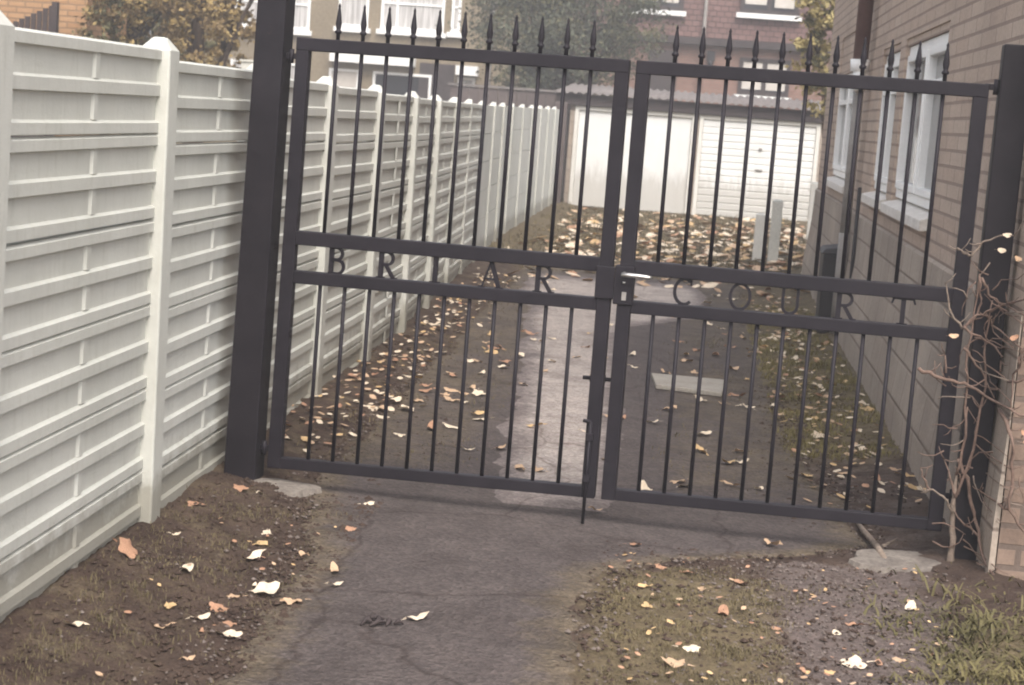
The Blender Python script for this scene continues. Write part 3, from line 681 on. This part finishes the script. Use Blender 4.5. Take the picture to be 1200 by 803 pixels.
# ------------------------------------------------------------------ houses behind
def win(parent,x0,x1,z0,z1,y,frame,pane,mull=(),trans=(),sill=True,t=.07,head=None):
    f=MB(); f.box(x0,x0+t,y-.05,y+.03,z0,z1); f.box(x1-t,x1,y-.05,y+.03,z0,z1); f.box(x0+t,x1-t,y-.05,y+.03,z0,z0+t); f.box(x0+t,x1-t,y-.05,y+.03,z1-t,z1)
    for m_ in mull: f.box(m_-t*.45,m_+t*.45,y-.045,y+.03,z0+t,z1-t)
    for tz in trans: f.box(x0+t,x1-t,y-.042,y+.025,tz-t*.4,tz+t*.4)
    w=f.build('window',frame,parent)
    p=MB(); p.box(x0+t*.5,x1-t*.5,y-.012,y-.004,z0+t*.5,z1-t*.5); p.build('pane',pane,w)
    if sill: s=MB(); s.box(x0-.08,x1+.08,y-.16,y-.0505,z0-.13,z0-.005); s.build('sill',M['white'],w)
    return w
th=thing('terraced_house','tan pebbledash house with white windows and net curtains behind the fence','house',(-8.5,48,0))
YT=45
mb=MB(); mb.box(-13.5,-4.1,YT,YT+8,-.2,6.4); mb.build('wall',M['tan'],th)
mb=MB(); mb.prism([(YT-.4,6.38),(YT+8.4,6.38),(YT+4,9.4)],-13.7,-3.9,'x'); rf=mb.build('roof',M['rooftile'],th)
mb=MB(); mb.box(-9.6,-8.6,YT+3.6,YT+4.4,8.9,10.4); mb.build('chimney',M['redbrick'],rf)
for x0,x1,z0,z1,mu,tr in ((-11.6,-9.85,3.35,5.2,(-10.7,),(4.0,4.6)),(-9.12,-8.4,3.52,5.2,(),(4.28,)),(-8.05,-6.42,3.55,5.3,(-7.75,-6.7),(4.22,)),(-6.8,-6.08,3.6,5.3,(),(4.3,))):
    if x0==-6.8: x0=-6.28; x1=-5.45; x0,x1=-6.2,-5.45
    pass
for x0,x1,z0,z1,mu,tr in ((-11.9,-9.88,3.35,5.2,(-10.9,),(4.0,4.6)),(-9.15,-8.36,3.52,5.2,(),(4.3,)),(-8.04,-6.40,3.53,5.3,(-7.62,),(4.2,)),(-7.0+.78,-5.98,3.57,5.3,(),(4.2,))):
    win(th,x0,x1,z0,z1,YT,M['white'],M['net'],mu,tr)
win(th,-6.95,-6.2,3.55,5.3,YT-.002,M['white'],M['net'],(),(4.25,),sill=False) if False else None
win(th,-8.15,-6.62,1.15,2.45,YT,M['white'],M['glassdark'],(),(),sill=True)
win(th,-9.3,-8.5,1.15,2.45,YT,M['white'],M['blind'],(),(),sill=True)
win(th,-11.9,-10.1,1.1,2.5,YT,M['white'],M['net'],(-11,),(),sill=True)
win(th,-5.95,-5.5,1.0,2.45,YT,M['white'],M['net'],(),(),sill=False)
mb=MB(); mb.box(-6.95,-6.05,YT-.04,YT-.004,0,2.75); d=mb.build('door',M['dark'],th)
mb=MB(); mb.lathe((-6.15,YT-.06,1.1),[(.03,-.03),(.03,.03)],8); mb.build('handle',M['steel'],d)
mb=MB(); mb.box(-9.25,-7.06,YT-.35,YT-.004,2.62,2.86); mb.box(-5.98,-5.42,YT-.35,YT-.004,2.5,2.74); mb.build('canopy',M['white'],th)
mb=MB(); mb.tube([(-5.15,YT-.08,0),(-5.15,YT-.08,6.4)],.05,10); mb.build('drainpipe',M['greypipe'],th)

bh=thing('tile_hung_house','brown tile-hung house with dark framed windows behind the garages','house',(1,49,0))
YB=46
mb=MB(); mb.box(-3.4,6.5,YB+.25,YB+8,-.2,3.75); mb.build('brick_wall',M['redbrick'],bh)
mb=MB(); mb.prism([(YB+.02,3.92),(YB+8,3.92),(YB+8,6.6),(YB+.08,6.6)],-3.4,6.5,'x'); mb.build('tile_hanging',M['tile'],bh)
mb=MB(); mb.box(-3.4,6.5,YB-.02,YB+.3,3.74,3.915); mb.build('eaves_board',M['dark'],bh)
mb=MB(); mb.prism([(YB-.4,6.58),(YB+8.4,6.58),(YB+4,9.4)],-3.6,6.7,'x'); mb.build('roof',M['rooftile'],bh)
mb=MB(); mb.tube([(.21,YB-.05,0),(.21,YB-.05,6.5)],.045,10); mb.build('drainpipe',M['greypipe'],bh)
def bwin(x0,x1,z0,z1,y,blinds,white):
    w=win(bh,x0,x1,z0,z1,y,M['dark'],M['glassdark'],((x0+x1)/2,),(),sill=white,t=.1)
    b=MB()
    for a,c,zz in blinds: b.box(a,c,y-.02,y-.0125,zz,z1-.1)
    b.build('blind',M['blind'],w)
bwin(-1.62,-.36,4.55,6.0,YB,((-1.5,-1.05,4.75),(-.9,-.5,4.75)),True)
bwin(1.08,2.58,4.62,6.0,YB,((1.2,1.75,4.85),(1.95,2.45,4.8)),True)
bwin(1.2,2.52,2.55,3.5,YB+.25,((1.3,1.8,2.7),(1.92,2.42,2.7)),True)
bwin(-1.05,-.48,2.5,3.5,YB+.25,((-.95,-.8,2.65),(-.72,-.58,2.65)),False)
mb=MB(); mb.box(-1.15,-.4,YB+.12,YB+.2,.1,3.55); mb.build('door_surround',M['dark'],bh)
mb=MB(); mb.box(.35,.55,YB+.1,YB+.246,3.35,3.6); mb.tube([(.45,YB+.12,3.35),(.45,YB+.12,3.2)],.06,8); mb.build('wall_lamp',M['blackplastic'],bh)

ob=thing('brick_house','orange brick house above the near end of the white fence','house',(-10,22.8,0))
mb=MB(); mb.box(-15,-7.72,22,23.6,-.2,5.2); 
for i,f in enumerate(mb.f):
    pass
o=mb.build('wall',[M['orangebrick'],M['orangebrickside']],ob)
for p in o.data.polygons:
    if abs(p.normal.x)>.5: p.material_index=1
mb=MB(); mb.prism([(21.6,5.18),(24.0,5.18),(22.8,6.1)],-15.3,-7.4,'x'); mb.build('roof',M['rooftile'],ob)
sf=thing('slatted_fence','short dark slatted fence panel with a sloping top against the orange brick house','fence',(-8.3,21.4,0))
for k in range(11):
    x=-8.75+k*.075; mb=MB(); zt=2.2+.37*(k/10); mb.box(x,x+.058,21.4,21.43,.1,zt); mb.build('slat',M['dark'],sf)
mb=MB(); mb.box(-8.78,-7.9,21.432,21.47,1.0,1.08); mb.box(-8.78,-7.9,21.432,21.47,1.9,1.98); mb.build('rail',M['dark'],sf)
mb=MB(); mb.box(-7.95,-7.88,21.36,21.44,0,2.62); mb.build('post',M['dark'],sf)
# pale shed/wall pieces behind the fence
mb=MB(); mb.box(-6.2,-5.95,24,24.25,0,2.1); mb.box(-6.22,-5.93,23.98,24.27,2.1,2.13)
tag(mb.build('gate_pier',M['concpost'],loc=(-6.1,24.1,0)),'pale square pier among the autumn trees behind the white fence','pier')

# ------------------------------------------------------------------ trees
def crown(name,parent,mats,blobs,nleaf,size,seed):
    rnd=random.Random(seed); mb=MB(); tot=sum(b[3]*b[4]*b[5] for b in blobs)
    for bx_,by_,bz_,rx,ry,rz in blobs:
        k=int(nleaf*rx*ry*rz/tot)
        # clumps inside the blob, leaves inside the clumps
        nc=max(5,int(k/45)); cl=[]
        for _ in range(nc):
            d=Vector((rnd.gauss(0,1),rnd.gauss(0,1),rnd.gauss(0,1))).normalized()*(rnd.random()**.4)
            cl.append((Vector((bx_+d.x*rx,by_+d.y*ry,bz_+d.z*rz)),rnd.uniform(.16,.34)*min(rx,rz),rnd.choice(range(len(mats)))))
        for _ in range(k):
            c,r,mi=rnd.choice(cl); d=Vector((rnd.gauss(0,1),rnd.gauss(0,1),rnd.gauss(0,.7)))
            p=c+d*r*.6; s=size*rnd.uniform(.6,1.4)
            u=Vector((rnd.gauss(0,1),rnd.gauss(0,1),rnd.gauss(0,1))).normalized(); w=u.orthogonal().normalized(); w.rotate(Matrix.Rotation(rnd.random()*6.28,3,u)); q=u.cross(w)
            mb.mi=mi if rnd.random()<.8 else rnd.choice(range(len(mats)))
            mb.add([p-w*s*.5,p+q*s*.3+u*s*.08,p+w*s*.5,p-q*s*.3+u*s*.08],[(0,1,2,3)])
    me_name=mb
    # build without recomputing normals of loose quads
    o0=Vector(ORG[parent.name]); me=bpy.data.meshes.new(name); me.from_pydata([tuple(Vector(p)-o0) for p in mb.v],[],mb.f)
    for m in mats: me.materials.append(m)
    me.polygons.foreach_set('material_index',mb.m); o=bpy.data.objects.new(name,me); COL.objects.link(o); o.parent=parent; return o
def tree(name,label,x,y,h,blobs,mats,nleaf,size,seed,r=.14,group=None,lean=.0):
    t=thing(name,label,'tree',(x,y,0),group); rnd=random.Random(seed+99)
    mb=MB(); top=Vector((x+lean,y,h)); pts=[(x,y,-.2),(x+.02,y,h*.25),(x+lean*.5,y+.05,h*.55),tuple(top)]
    mb.tube(pts,[r*1.25,r,r*.7,r*.3],10)
    for b in blobs:
        c=Vector(b[:3]); s=Vector((x+lean*.4,y,h*rnd.uniform(.3,.55)))
        mb.tube([s,s.lerp(c,.5)+Vector((0,0,-.15)),c],[r*.5,r*.32,r*.12],7)
        for _ in range(4):
            e=c+Vector((rnd.uniform(-1,1)*b[3],rnd.uniform(-1,1)*b[4],rnd.uniform(-.6,1)*b[5]))*.75; m2=s.lerp(c,.7); mb.tube([m2,m2.lerp(e,.55)+Vector((0,0,.1)),e],[r*.25,r*.15,r*.05],5)
    mb.build('trunk',M['bark'],t)
    crown('crown',t,mats,blobs,nleaf,size,seed); return t
G1='trees behind the white fence'
tree('autumn_tree','olive and brown autumn tree next to the orange brick house',-8.3,25.5,4.2,[(-8.9,25.5,2.9,.7,.9,1.0),(-8.2,25.8,2.8,.7,.9,1.1),(-8.5,25.4,4.4,1.2,1.1,.9),(-7.7,25.8,3.2,.6,.8,.8),(-9.3,25.8,2.3,.6,.8,.7)],[M['treeA'],M['treeC'],M['treeB']],13000,.08,11,group=G1)
tree('autumn_tree','golden autumn tree filling the gap between the first fence post and the gate post',-6.85,24,4.2,[(-6.8,24,2.9,.5,.8,1.0),(-6.4,24.3,2.5,.36,.6,.8),(-6.15,24.2,3.0,.34,.5,.9),(-6.9,24,4.2,.7,1.0,.9),(-7.2,24.2,3.4,.45,.7,.9)],[M['treeB'],M['treeA'],M['treeB']],12000,.075,12,group=G1)
tree('autumn_shrub','small brown leafy shrub touching the right corner of the orange brick house',-7.25,21.4,2.2,[(-7.3,21.4,2.2,.28,.5,.6),(-7.15,21.5,2.9,.36,.5,.6),(-6.95,21.4,1.7,.3,.4,.5)],[M['treeA'],M['treeC'],M['treeB']],6500,.06,21,.05,group=G1)
tree('garden_shrub','dark brown shrub low behind the white fence beneath the autumn trees',-9.2,28.5,2.4,[(-10.2,28.5,1.8,1.2,.8,.95),(-9.2,28.6,1.9,1.0,.8,.95),(-8.3,28.5,1.8,.8,.8,.9)],[M['treeC'],M['treeA']],7000,.12,13,.08,group=G1)
tree('background_tree','tall brown tree filling the view behind the autumn trees',-12.6,36,6,[(-13.4,36,3.0,2.0,1.5,1.6),(-11.0,36,3.4,1.5,1.5,1.8),(-15,36,3.4,1.8,1.5,1.8),(-12.7,36,5.6,2.4,1.8,1.6)],[M['treeA'],M['treeC'],M['treeB']],12000,.16,14,.2,group=G1)
tree('dark_bushy_tree','large dark green bushy tree between the tan house and the tile-hung house',-2.9,39.5,5.2,[(-3.9,39.5,3.5,1.25,1.2,1.3),(-2.6,39.3,3.3,1.35,1.2,1.15),(-3.2,39.5,5.2,1.7,1.4,1.3),(-1.5,39.4,3.6,.95,.9,1.05),(-1.2,39.5,4.6,.8,.8,.8),(-4.3,39.6,4.7,1.0,1.0,1.1),(-3.4,39.2,2.3,1.1,.8,.6),(-2.2,39.2,2.5,.8,.7,.5)],[M['treeD'],M['treeD'],M['treeC']],34000,.085,15,.2,group=G1)
tree('yellow_tree','slender yellow-leaved tree at the far corner of the brick building',2.15,27,3.6,[(1.75,27,3.3,.42,.5,.75),(1.95,27,2.5,.45,.5,.65),(2.1,27,4.2,.8,.6,.8),(2.2,27.1,1.9,.4,.4,.45)],[M['treeE'],M['treeC'],M['treeE']],5200,.085,16,.06,group=G1)

# ------------------------------------------------------------------ fallen leaves
def put_leaf(x,y,size,mi,label,group,first,tilt=.22,lift=.012):
    me=LM[mi]; o=first.copy() if first is not None else bpy.data.objects.new('fallen_leaf',me)
    o.data=me; COL.objects.link(o)
    z=max(gh(x,y),.005 if asph_keep(x,y) else -1,.011 if conc_keep(x,y) else -1)
    cu=size*.06+.003
    o.location=(x,y,z+cu); o.rotation_euler=(random.uniform(-tilt,tilt),random.uniform(-tilt,tilt),random.uniform(0,6.28)); o.scale=(size,size*random.uniform(.75,1),size)
    tag(o,label,'leaf',group); return o
G2='fallen leaves along the alley'
EXPL=[(-1.30,5.72,.125,0,'largest cream fallen leaf on the soil left of the asphalt, before the gate'),
(-1.19,5.65,.09,13,'tan pointed fallen leaf touching the right side of the largest cream leaf'),
(-1.60,5.80,.10,16,'cream fallen leaf midway between the white fence and the largest cream leaf'),
(-1.81,5.81,.11,14,'upright brown fallen leaf leaning close to the white fence foot'),
(-1.49,6.55,.10,12,'pale lobed fallen leaf on the soil strip, farther from the viewer than its cream neighbours'),
(-1.45,6.16,.095,4,'long cream fallen leaf in the middle of the soil strip'),
(-1.30,5.23,.10,0,'cream fallen leaf at the soil edge nearest the bottom of the picture'),
(-1.13,6.08,.075,5,'upper tan leaf of the pair lying at the left asphalt edge'),
(-1.09,5.90,.07,16,'lower cream leaf of the pair lying at the left asphalt edge'),
(-.75,5.60,.085,16,'lone cream fallen leaf in the middle of the asphalt before the gate'),
(.68,5.62,.11,0,'whitest crumpled fallen leaf at the lower right beside the weeds'),
(.27,6.03,.10,6,'brown oval fallen leaf on the gravel right of the moss patch'),
(.10,5.37,.09,1,'tan fallen leaf lowest on the moss patch'),
(.49,7.12,.10,5,'tan fallen leaf alone on the asphalt just before the right gate leaf'),
(.96,6.35,.085,4,'cream fallen leaf on the bare soil before the right gate post'),
(-.25,7.43,.06,5,'small pale fallen leaf under the meeting stiles of the gate')]
first=None
for x,y,s,mi,lab in EXPL:
    o=put_leaf(x,y,s,mi,lab,G2,first); first=first or o
    if lab[:7]=='upright': o.rotation_euler=(.85,.5,.9); o.location.z+=.03
FR=[(-1.19,5.65),(-1.39,5.25),(-1.52,5.27),(-1.82,6.67),(-1.35,4.97),(-1.35,5.78),(-1.19,6.72),(-1.65,7.06),(-1.73,7.04),(-1.43,5.38),(-1.77,6.23),(-1.4,5.5),(-1.33,5.35),(-1.74,5.06),(-1.21,7.18),(-1.55,5.45),(-1.47,6.35),(-1.28,6.25),(-1.38,5.62)]
for x,y in FR: put_leaf(x,y,random.uniform(.04,.085),random.randrange(20),'small fallen leaf on the soil between white fence and asphalt before the gate',G2,first)
FRR=[(-.07,6.91),(.04,6.63),(.14,6.56),(-.01,6.28),(.77,5.64),(.51,5.44),(.01,6.04),(.09,5.8),(.73,6.04),(.35,6.5),(.6,5.5),(.85,5.7),(.2,6.35),(.45,5.9),(1.0,5.9),(.66,5.95),(.15,5.55)]
for x,y in FRR: put_leaf(x,y,random.uniform(.035,.075),random.randrange(20),'small fallen leaf on the moss and gravel right of the asphalt before the gate',G2,first)
def region(n,fn,label,smin,smax):
    c=0
    while c<n:
        x,y=fn()
        put_leaf(x,y,random.uniform(smin,smax),random.choice([0,0,1,2,3,4,5,6,7,8,9,12,13,15,16,17]),label,G2,first); c+=1
region(54,lambda:(max(-1.85,min(-.65,random.gauss(-1.3,.28))),random.uniform(7.9,13.5)),'fallen leaf on the dark asphalt behind the left gate leaf',.06,.125)
region(16,lambda:(random.uniform(-.7,-.2),random.uniform(7.9,16)),'fallen leaf on the pale concrete path behind the gate',.06,.11)
region(45,lambda:(random.uniform(-.1,.72),random.uniform(7.9,16)),'fallen leaf on the asphalt behind the right gate leaf',.06,.12)
region(42,lambda:(random.uniform(.7,1.25),random.uniform(8.4,15)),'fallen leaf on the grass strip along the brick building behind the gate',.06,.13)
region(45,lambda:(random.uniform(-2.0,1.5),random.uniform(16,24)),'fallen leaf on the ground midway between gate and garages',.09,.17)
# uncountable litter beyond
def litter(name,n,fn,smin,smax,label=None):
    mb=MB()
    for _ in range(n):
        x,y=fn(); s=random.uniform(smin,smax); a=random.uniform(0,6.28); t=random.uniform(-.4,.4); t2=random.uniform(-.4,.4); z=gh(x,y)+.012+s*.1
        u=Vector((math.cos(a),math.sin(a),t)).normalized()*s*.5; w=Vector((-math.sin(a),math.cos(a),t2)).normalized()*s*.33; p=Vector((x,y,z))
        mb.mi=random.choice((1,2,2,3) if 'frag' in name else (0,0,0,1,1,2,3)); mb.add([p-u,p-u*.3+w,p+u*.4+w*.8,p+u,p+u*.3-w,p-u*.5-w*.9,p-Vector((0,0,s*.08))],[(6,i,(i+1)%6) for i in range(6)])
    o=mb.build(name,LEAFM); return tag(o,label,None,None,'stuff')
litter('leaf_litter',1250,lambda:(random.uniform(-1.7,2.2)+.25*random.gauss(0,1),random.choice((random.uniform(18,33),random.uniform(21,30)))),.09,.22)
litter('leaf_crumbs',900,lambda:(random.choice((random.gauss(1.0,.15),random.gauss(-1.75,.12))),random.uniform(8,18)),.03,.06)
litter('leaf_fragments',170,lambda:((random.uniform(-.15,1.1),random.uniform(4.9,6.9)) if random.random()<.85 else (random.uniform(-1.8,-1.25),random.uniform(4.7,7))),.012,.03)
# gravel
mb=MB(); rg=random.Random(3)
for _ in range(4200):
    x=rg.gauss(.6,.30); y=rg.uniform(4.8,6.9)
    if rg.random()<.06: x,y=rg.uniform(-1.8,-1.2),rg.uniform(4.6,7.2)
    if asph_keep(x,y): continue
    s=rg.uniform(.002,.006)+.006*rg.random()**4; p=Vector((x,y,gh(x,y)+s*.3)); a=[Vector((rg.uniform(.7,1.2)*s*dx,rg.uniform(.7,1.2)*s*dy,rg.uniform(.5,.9)*s*dz))+p for dx,dy,dz in ((1,0,0),(0,1,0),(-1,0,0),(0,-1,0),(0,0,1),(0,0,-1))]
    mb.mi=0 if rg.random()<.7 else 1
    mb.add(a,[(0,1,4),(1,2,4),(2,3,4),(3,0,4),(1,0,5),(2,1,5),(3,2,5),(0,3,5)])
for _ in range(2600):
    y=rg.uniform(4.7,12); e=rg.choice((aL(y),aR(y))); x=e+rg.gauss(0,.05); s=rg.uniform(.003,.009)*(1+.5*rg.random()**5); p=Vector((x,y,max(gh(x,y),.002)+s*.2)); a=[Vector((rg.uniform(.7,1.2)*s*dx,rg.uniform(.7,1.2)*s*dy,rg.uniform(.5,.9)*s*dz))+p for dx,dy,dz in ((1,0,0),(0,1,0),(-1,0,0),(0,-1,0),(0,0,1),(0,0,-1))]
    mb.mi=0 if rg.random()<.4 else 1; mb.add(a,[(0,1,4),(1,2,4),(2,3,4),(3,0,4),(1,0,5),(2,1,5),(3,2,5),(0,3,5)])
tag(mb.build('gravel',[M['stone'],M['soil']]),kind='stuff')
# clods of earth
mb=MB(); rg=random.Random(31)
for _ in range(5200):
    r_=rg.random()
    if r_<.55: x,y=rg.uniform(-1.9,-1.15),rg.uniform(4.6,7.3)
    elif r_<.8: x,y=rg.uniform(-.2,1.25),rg.uniform(4.8,7.0)
    else: x,y=rg.choice((rg.uniform(-1.9,-1.1),rg.uniform(.5,1.25))),rg.uniform(7.5,12)
    s_=rg.uniform(.003,.008)+.012*rg.random()**6; p=Vector((x,y,max(gh(x,y),0)+s_*.15)); a_=[Vector((rg.uniform(.6,1.3)*s_*dx,rg.uniform(.6,1.3)*s_*dy,rg.uniform(.4,.9)*s_*dz))+p for dx,dy,dz in ((1,0,0),(0,1,0),(-1,0,0),(0,-1,0),(0,0,1),(0,0,-1))]
    mb.add(a_,[(0,1,4),(1,2,4),(2,3,4),(3,0,4),(1,0,5),(2,1,5),(3,2,5),(0,3,5)])
tag(mb.build('soil_clods',M['soil']),kind='stuff')
# grass and moss blades
def grass(name,mat,n,fn,h0,h1,w,seed):
    rg=random.Random(seed); mb=MB(); c=0
    while c<n:
        x,y,k=fn(rg)
        if k<=0: continue
        c+=1; h=rg.uniform(h0,h1)*k; a=rg.uniform(0,6.28); lean=rg.uniform(.2,1.0)*h; z=gh(x,y)-.004; d=Vector((math.cos(a),math.sin(a),0)); q=Vector((-d.y,d.x,0))*w
        p=Vector((x,y,z)); m1=p+d*lean*.4+Vector((0,0,h*.65)); e=p+d*lean+Vector((0,0,h*.9))
        mb.add([p-q,p+q,m1+q*.7,m1-q*.7,e],[(0,1,2,3),(3,2,4)])
    return tag(mb.build(name,mat),kind='stuff')
def f1(rg):
    x=rg.uniform(-.3,.75); y=rg.uniform(4.7,6.8); return x,y,(moss(x,y)+.5*nz(x,y,4,4)>.15+.7*rg.random()) and not asph_keep(x-.03,y) and (.5+nz(x,y,6)) 
grass('grass',[M['grass']],16000,f1,.008,.032,.0016,1)
def f2(rg):
    x=rg.uniform(.65,1.3); y=rg.uniform(9.2,17); return x,y,.6+nz(x,y,3)
M['verge']=leafmat('verge_grass',srgb(98,90,56),srgb(146,134,88))
grass('grass',[M['verge']],15000,f2,.015,.055,.003,2)
def f3(rg):
    x=rg.uniform(-2.2,2.0); y=rg.uniform(19,33); return x,y,.7+nz(x,y,1.2)
grass('grass',[M['grass']],14000,f3,.03,.10,.006,3)
def f4(rg):
    x=rg.choice((rg.gauss(-1.72,.12),rg.uniform(-1.85,-1.2))); y=rg.uniform(4.4,7); return x,y,.7+nz(x,y,5)
grass('grass',[M['grass']],5000,f4,.008,.03,.0018,4)
def f5(rg):
    x=rg.choice((rg.uniform(-1.75,-.85),rg.uniform(-.05,.75))); y=rg.uniform(8,18); return x,y,.55+nz(x,y,2.2,6)
grass('grass',[M['grass']],7000,f5,.012,.04,.0028,6)
# weed clump bottom right
wd=thing('weed_clump','straggly green weeds growing in the soil at the lower right corner','plant',(1.15,5.7,0))
rg=random.Random(5)
for part,n,mat in (('blades',3000,M['weed']),):
    mb=MB()
    for _ in range(n):
        x=rg.gauss(1.17,.26); y=rg.gauss(5.75,.36)
        if x<.7 or x>1.7 or y<4.9: continue
        h=rg.uniform(.012,.07)*max(.3,1-abs(x-1.2)*1.5); a=rg.uniform(0,6.28); d=Vector((math.cos(a),math.sin(a),0)); q=Vector((-d.y,d.x,0))*rg.uniform(.0018,.0055); p=Vector((x,y,gh(x,y)-.005)); h*=max(.25,.6+1.2*nz(x,y,7,2))
        l=rg.uniform(.5,2.4)*h; m1=p+d*l*.3+Vector((0,0,h*.6)); m2=p+d*l*.75+Vector((0,0,h*.95)); e=p+d*l*1.2+Vector((0,0,h*.8))
        mb.add([p-q,p+q,m1+q,m1-q,m2+q*.7,m2-q*.7,e],[(0,1,2,3),(3,2,4,5),(5,4,6)])
    mb.build(part,mat,wd)
# stick beside the right leaf and dark twig scraps on the asphalt
mb=MB(); mb.tube([(.94,7.02,.012),(.93,7.2,.022),(.90,7.5,.022),(.89,7.72,.015)],[.015,.014,.012,.007],8); mb.tube([(.95,7.2,.03),(1.02,7.28,.05)],[.007,.003],6)
tag(mb.build('fallen_branch',M['vine'],loc=(.93,7.4,0)),'pale short fallen branch poking out under the right gate leaf','branch')
mb=MB(); rg=random.Random(8)
for _ in range(9):
    x=-.85+rg.uniform(-.06,.06); y=5.51+rg.uniform(-.03,.03); a=rg.uniform(0,3.1); l=rg.uniform(.015,.035); mb.tube([(x-l*math.cos(a),y-l*math.sin(a),.008),(x,y,.02),(x+l*math.cos(a),y+l*math.sin(a),.008)],[.004,.009,.003],6)
tag(mb.build('dark_debris',M['dark'],loc=(-.85,5.51,0)),'small dark clump of debris on the asphalt left of the lone cream leaf','debris')

# ------------------------------------------------------------------ haze volume added to imitate lens veil and lift the blacks
hm=bpy.data.materials.new('lens_veil_haze'); hm.use_nodes=True; hn=hm.node_tree; hn.nodes.remove(hn.nodes['Principled BSDF'])
pv=hn.nodes.new('ShaderNodeVolumePrincipled'); pv.inputs['Color'].default_value=(.92,.90,.89,1); pv.inputs['Density'].default_value=HAZE; pv.inputs['Anisotropy'].default_value=.2
hn.links.new(pv.outputs[0],hn.nodes['Material Output'].inputs['Volume'])
mb=MB(); mb.box(-70,70,-45,130,-1.3,12.5); tag(mb.build('haze',hm),kind='stuff')
# ------------------------------------------------------------------ light, camera
w=bpy.data.worlds.new('World'); S.world=w; w.use_nodes=True; nt=w.node_tree; bg=nt.nodes['Background']
SUN_EL,SUN_AZ=R(50),R(164)      # azimuth measured clockwise from +Y
sky=nt.nodes.new('ShaderNodeTexSky'); sky.sky_type='NISHITA'; sky.sun_disc=False; sky.sun_elevation=SUN_EL; sky.sun_rotation=SUN_AZ; sky.dust_density=4; sky.air_density=1.0; sky.ozone_density=.6
hs=nt.nodes.new('ShaderNodeHueSaturation'); hs.inputs['Saturation'].default_value=.42
nt.links.new(sky.outputs[0],hs.inputs['Color']); nt.links.new(hs.outputs[0],bg.inputs['Color']); bg.inputs['Strength'].default_value=.15
sl=bpy.data.lights.new('sun','SUN'); sl.energy=.85; sl.angle=R(25); sl.color=(1,.955,.90); so=bpy.data.objects.new('sun',sl); COL.objects.link(so)
dirv=Vector((math.sin(SUN_AZ)*math.cos(SUN_EL),math.cos(SUN_AZ)*math.cos(SUN_EL),math.sin(SUN_EL))); so.rotation_euler=dirv.to_track_quat('Z','Y').to_euler(); so.location=(0,0,20)

cam=bpy.data.cameras.new('camera'); co=bpy.data.objects.new('camera',cam); COL.objects.link(co)
right=Vector((.99237245,.09921833,.0731617)); up=Vector((-.08524063,.12354127,.98867163)); fwd=Vector((-.08905586,.98736684,-.13105638))
mat=Matrix((right,up,-fwd)).transposed().to_4x4(); mat.translation=Vector((0,0,1.7)); co.matrix_world=mat
cam.sensor_width=36; cam.lens=2050/1200*36; cam.clip_end=600; cam.clip_start=.05
cam.dof.use_dof=True; cam.dof.focus_distance=7.3; cam.dof.aperture_fstop=7
S.camera=co
S.render.resolution_x=1024; S.render.resolution_y=685
S.view_settings.view_transform='Standard'; S.view_settings.look='None'; S.view_settings.exposure=1.2; S.view_settings.gamma=1
S.view_settings.use_curve_mapping=False
S.cycles.filter_width=2.0; S.cycles.max_bounces=6; S.cycles.use_denoising=True
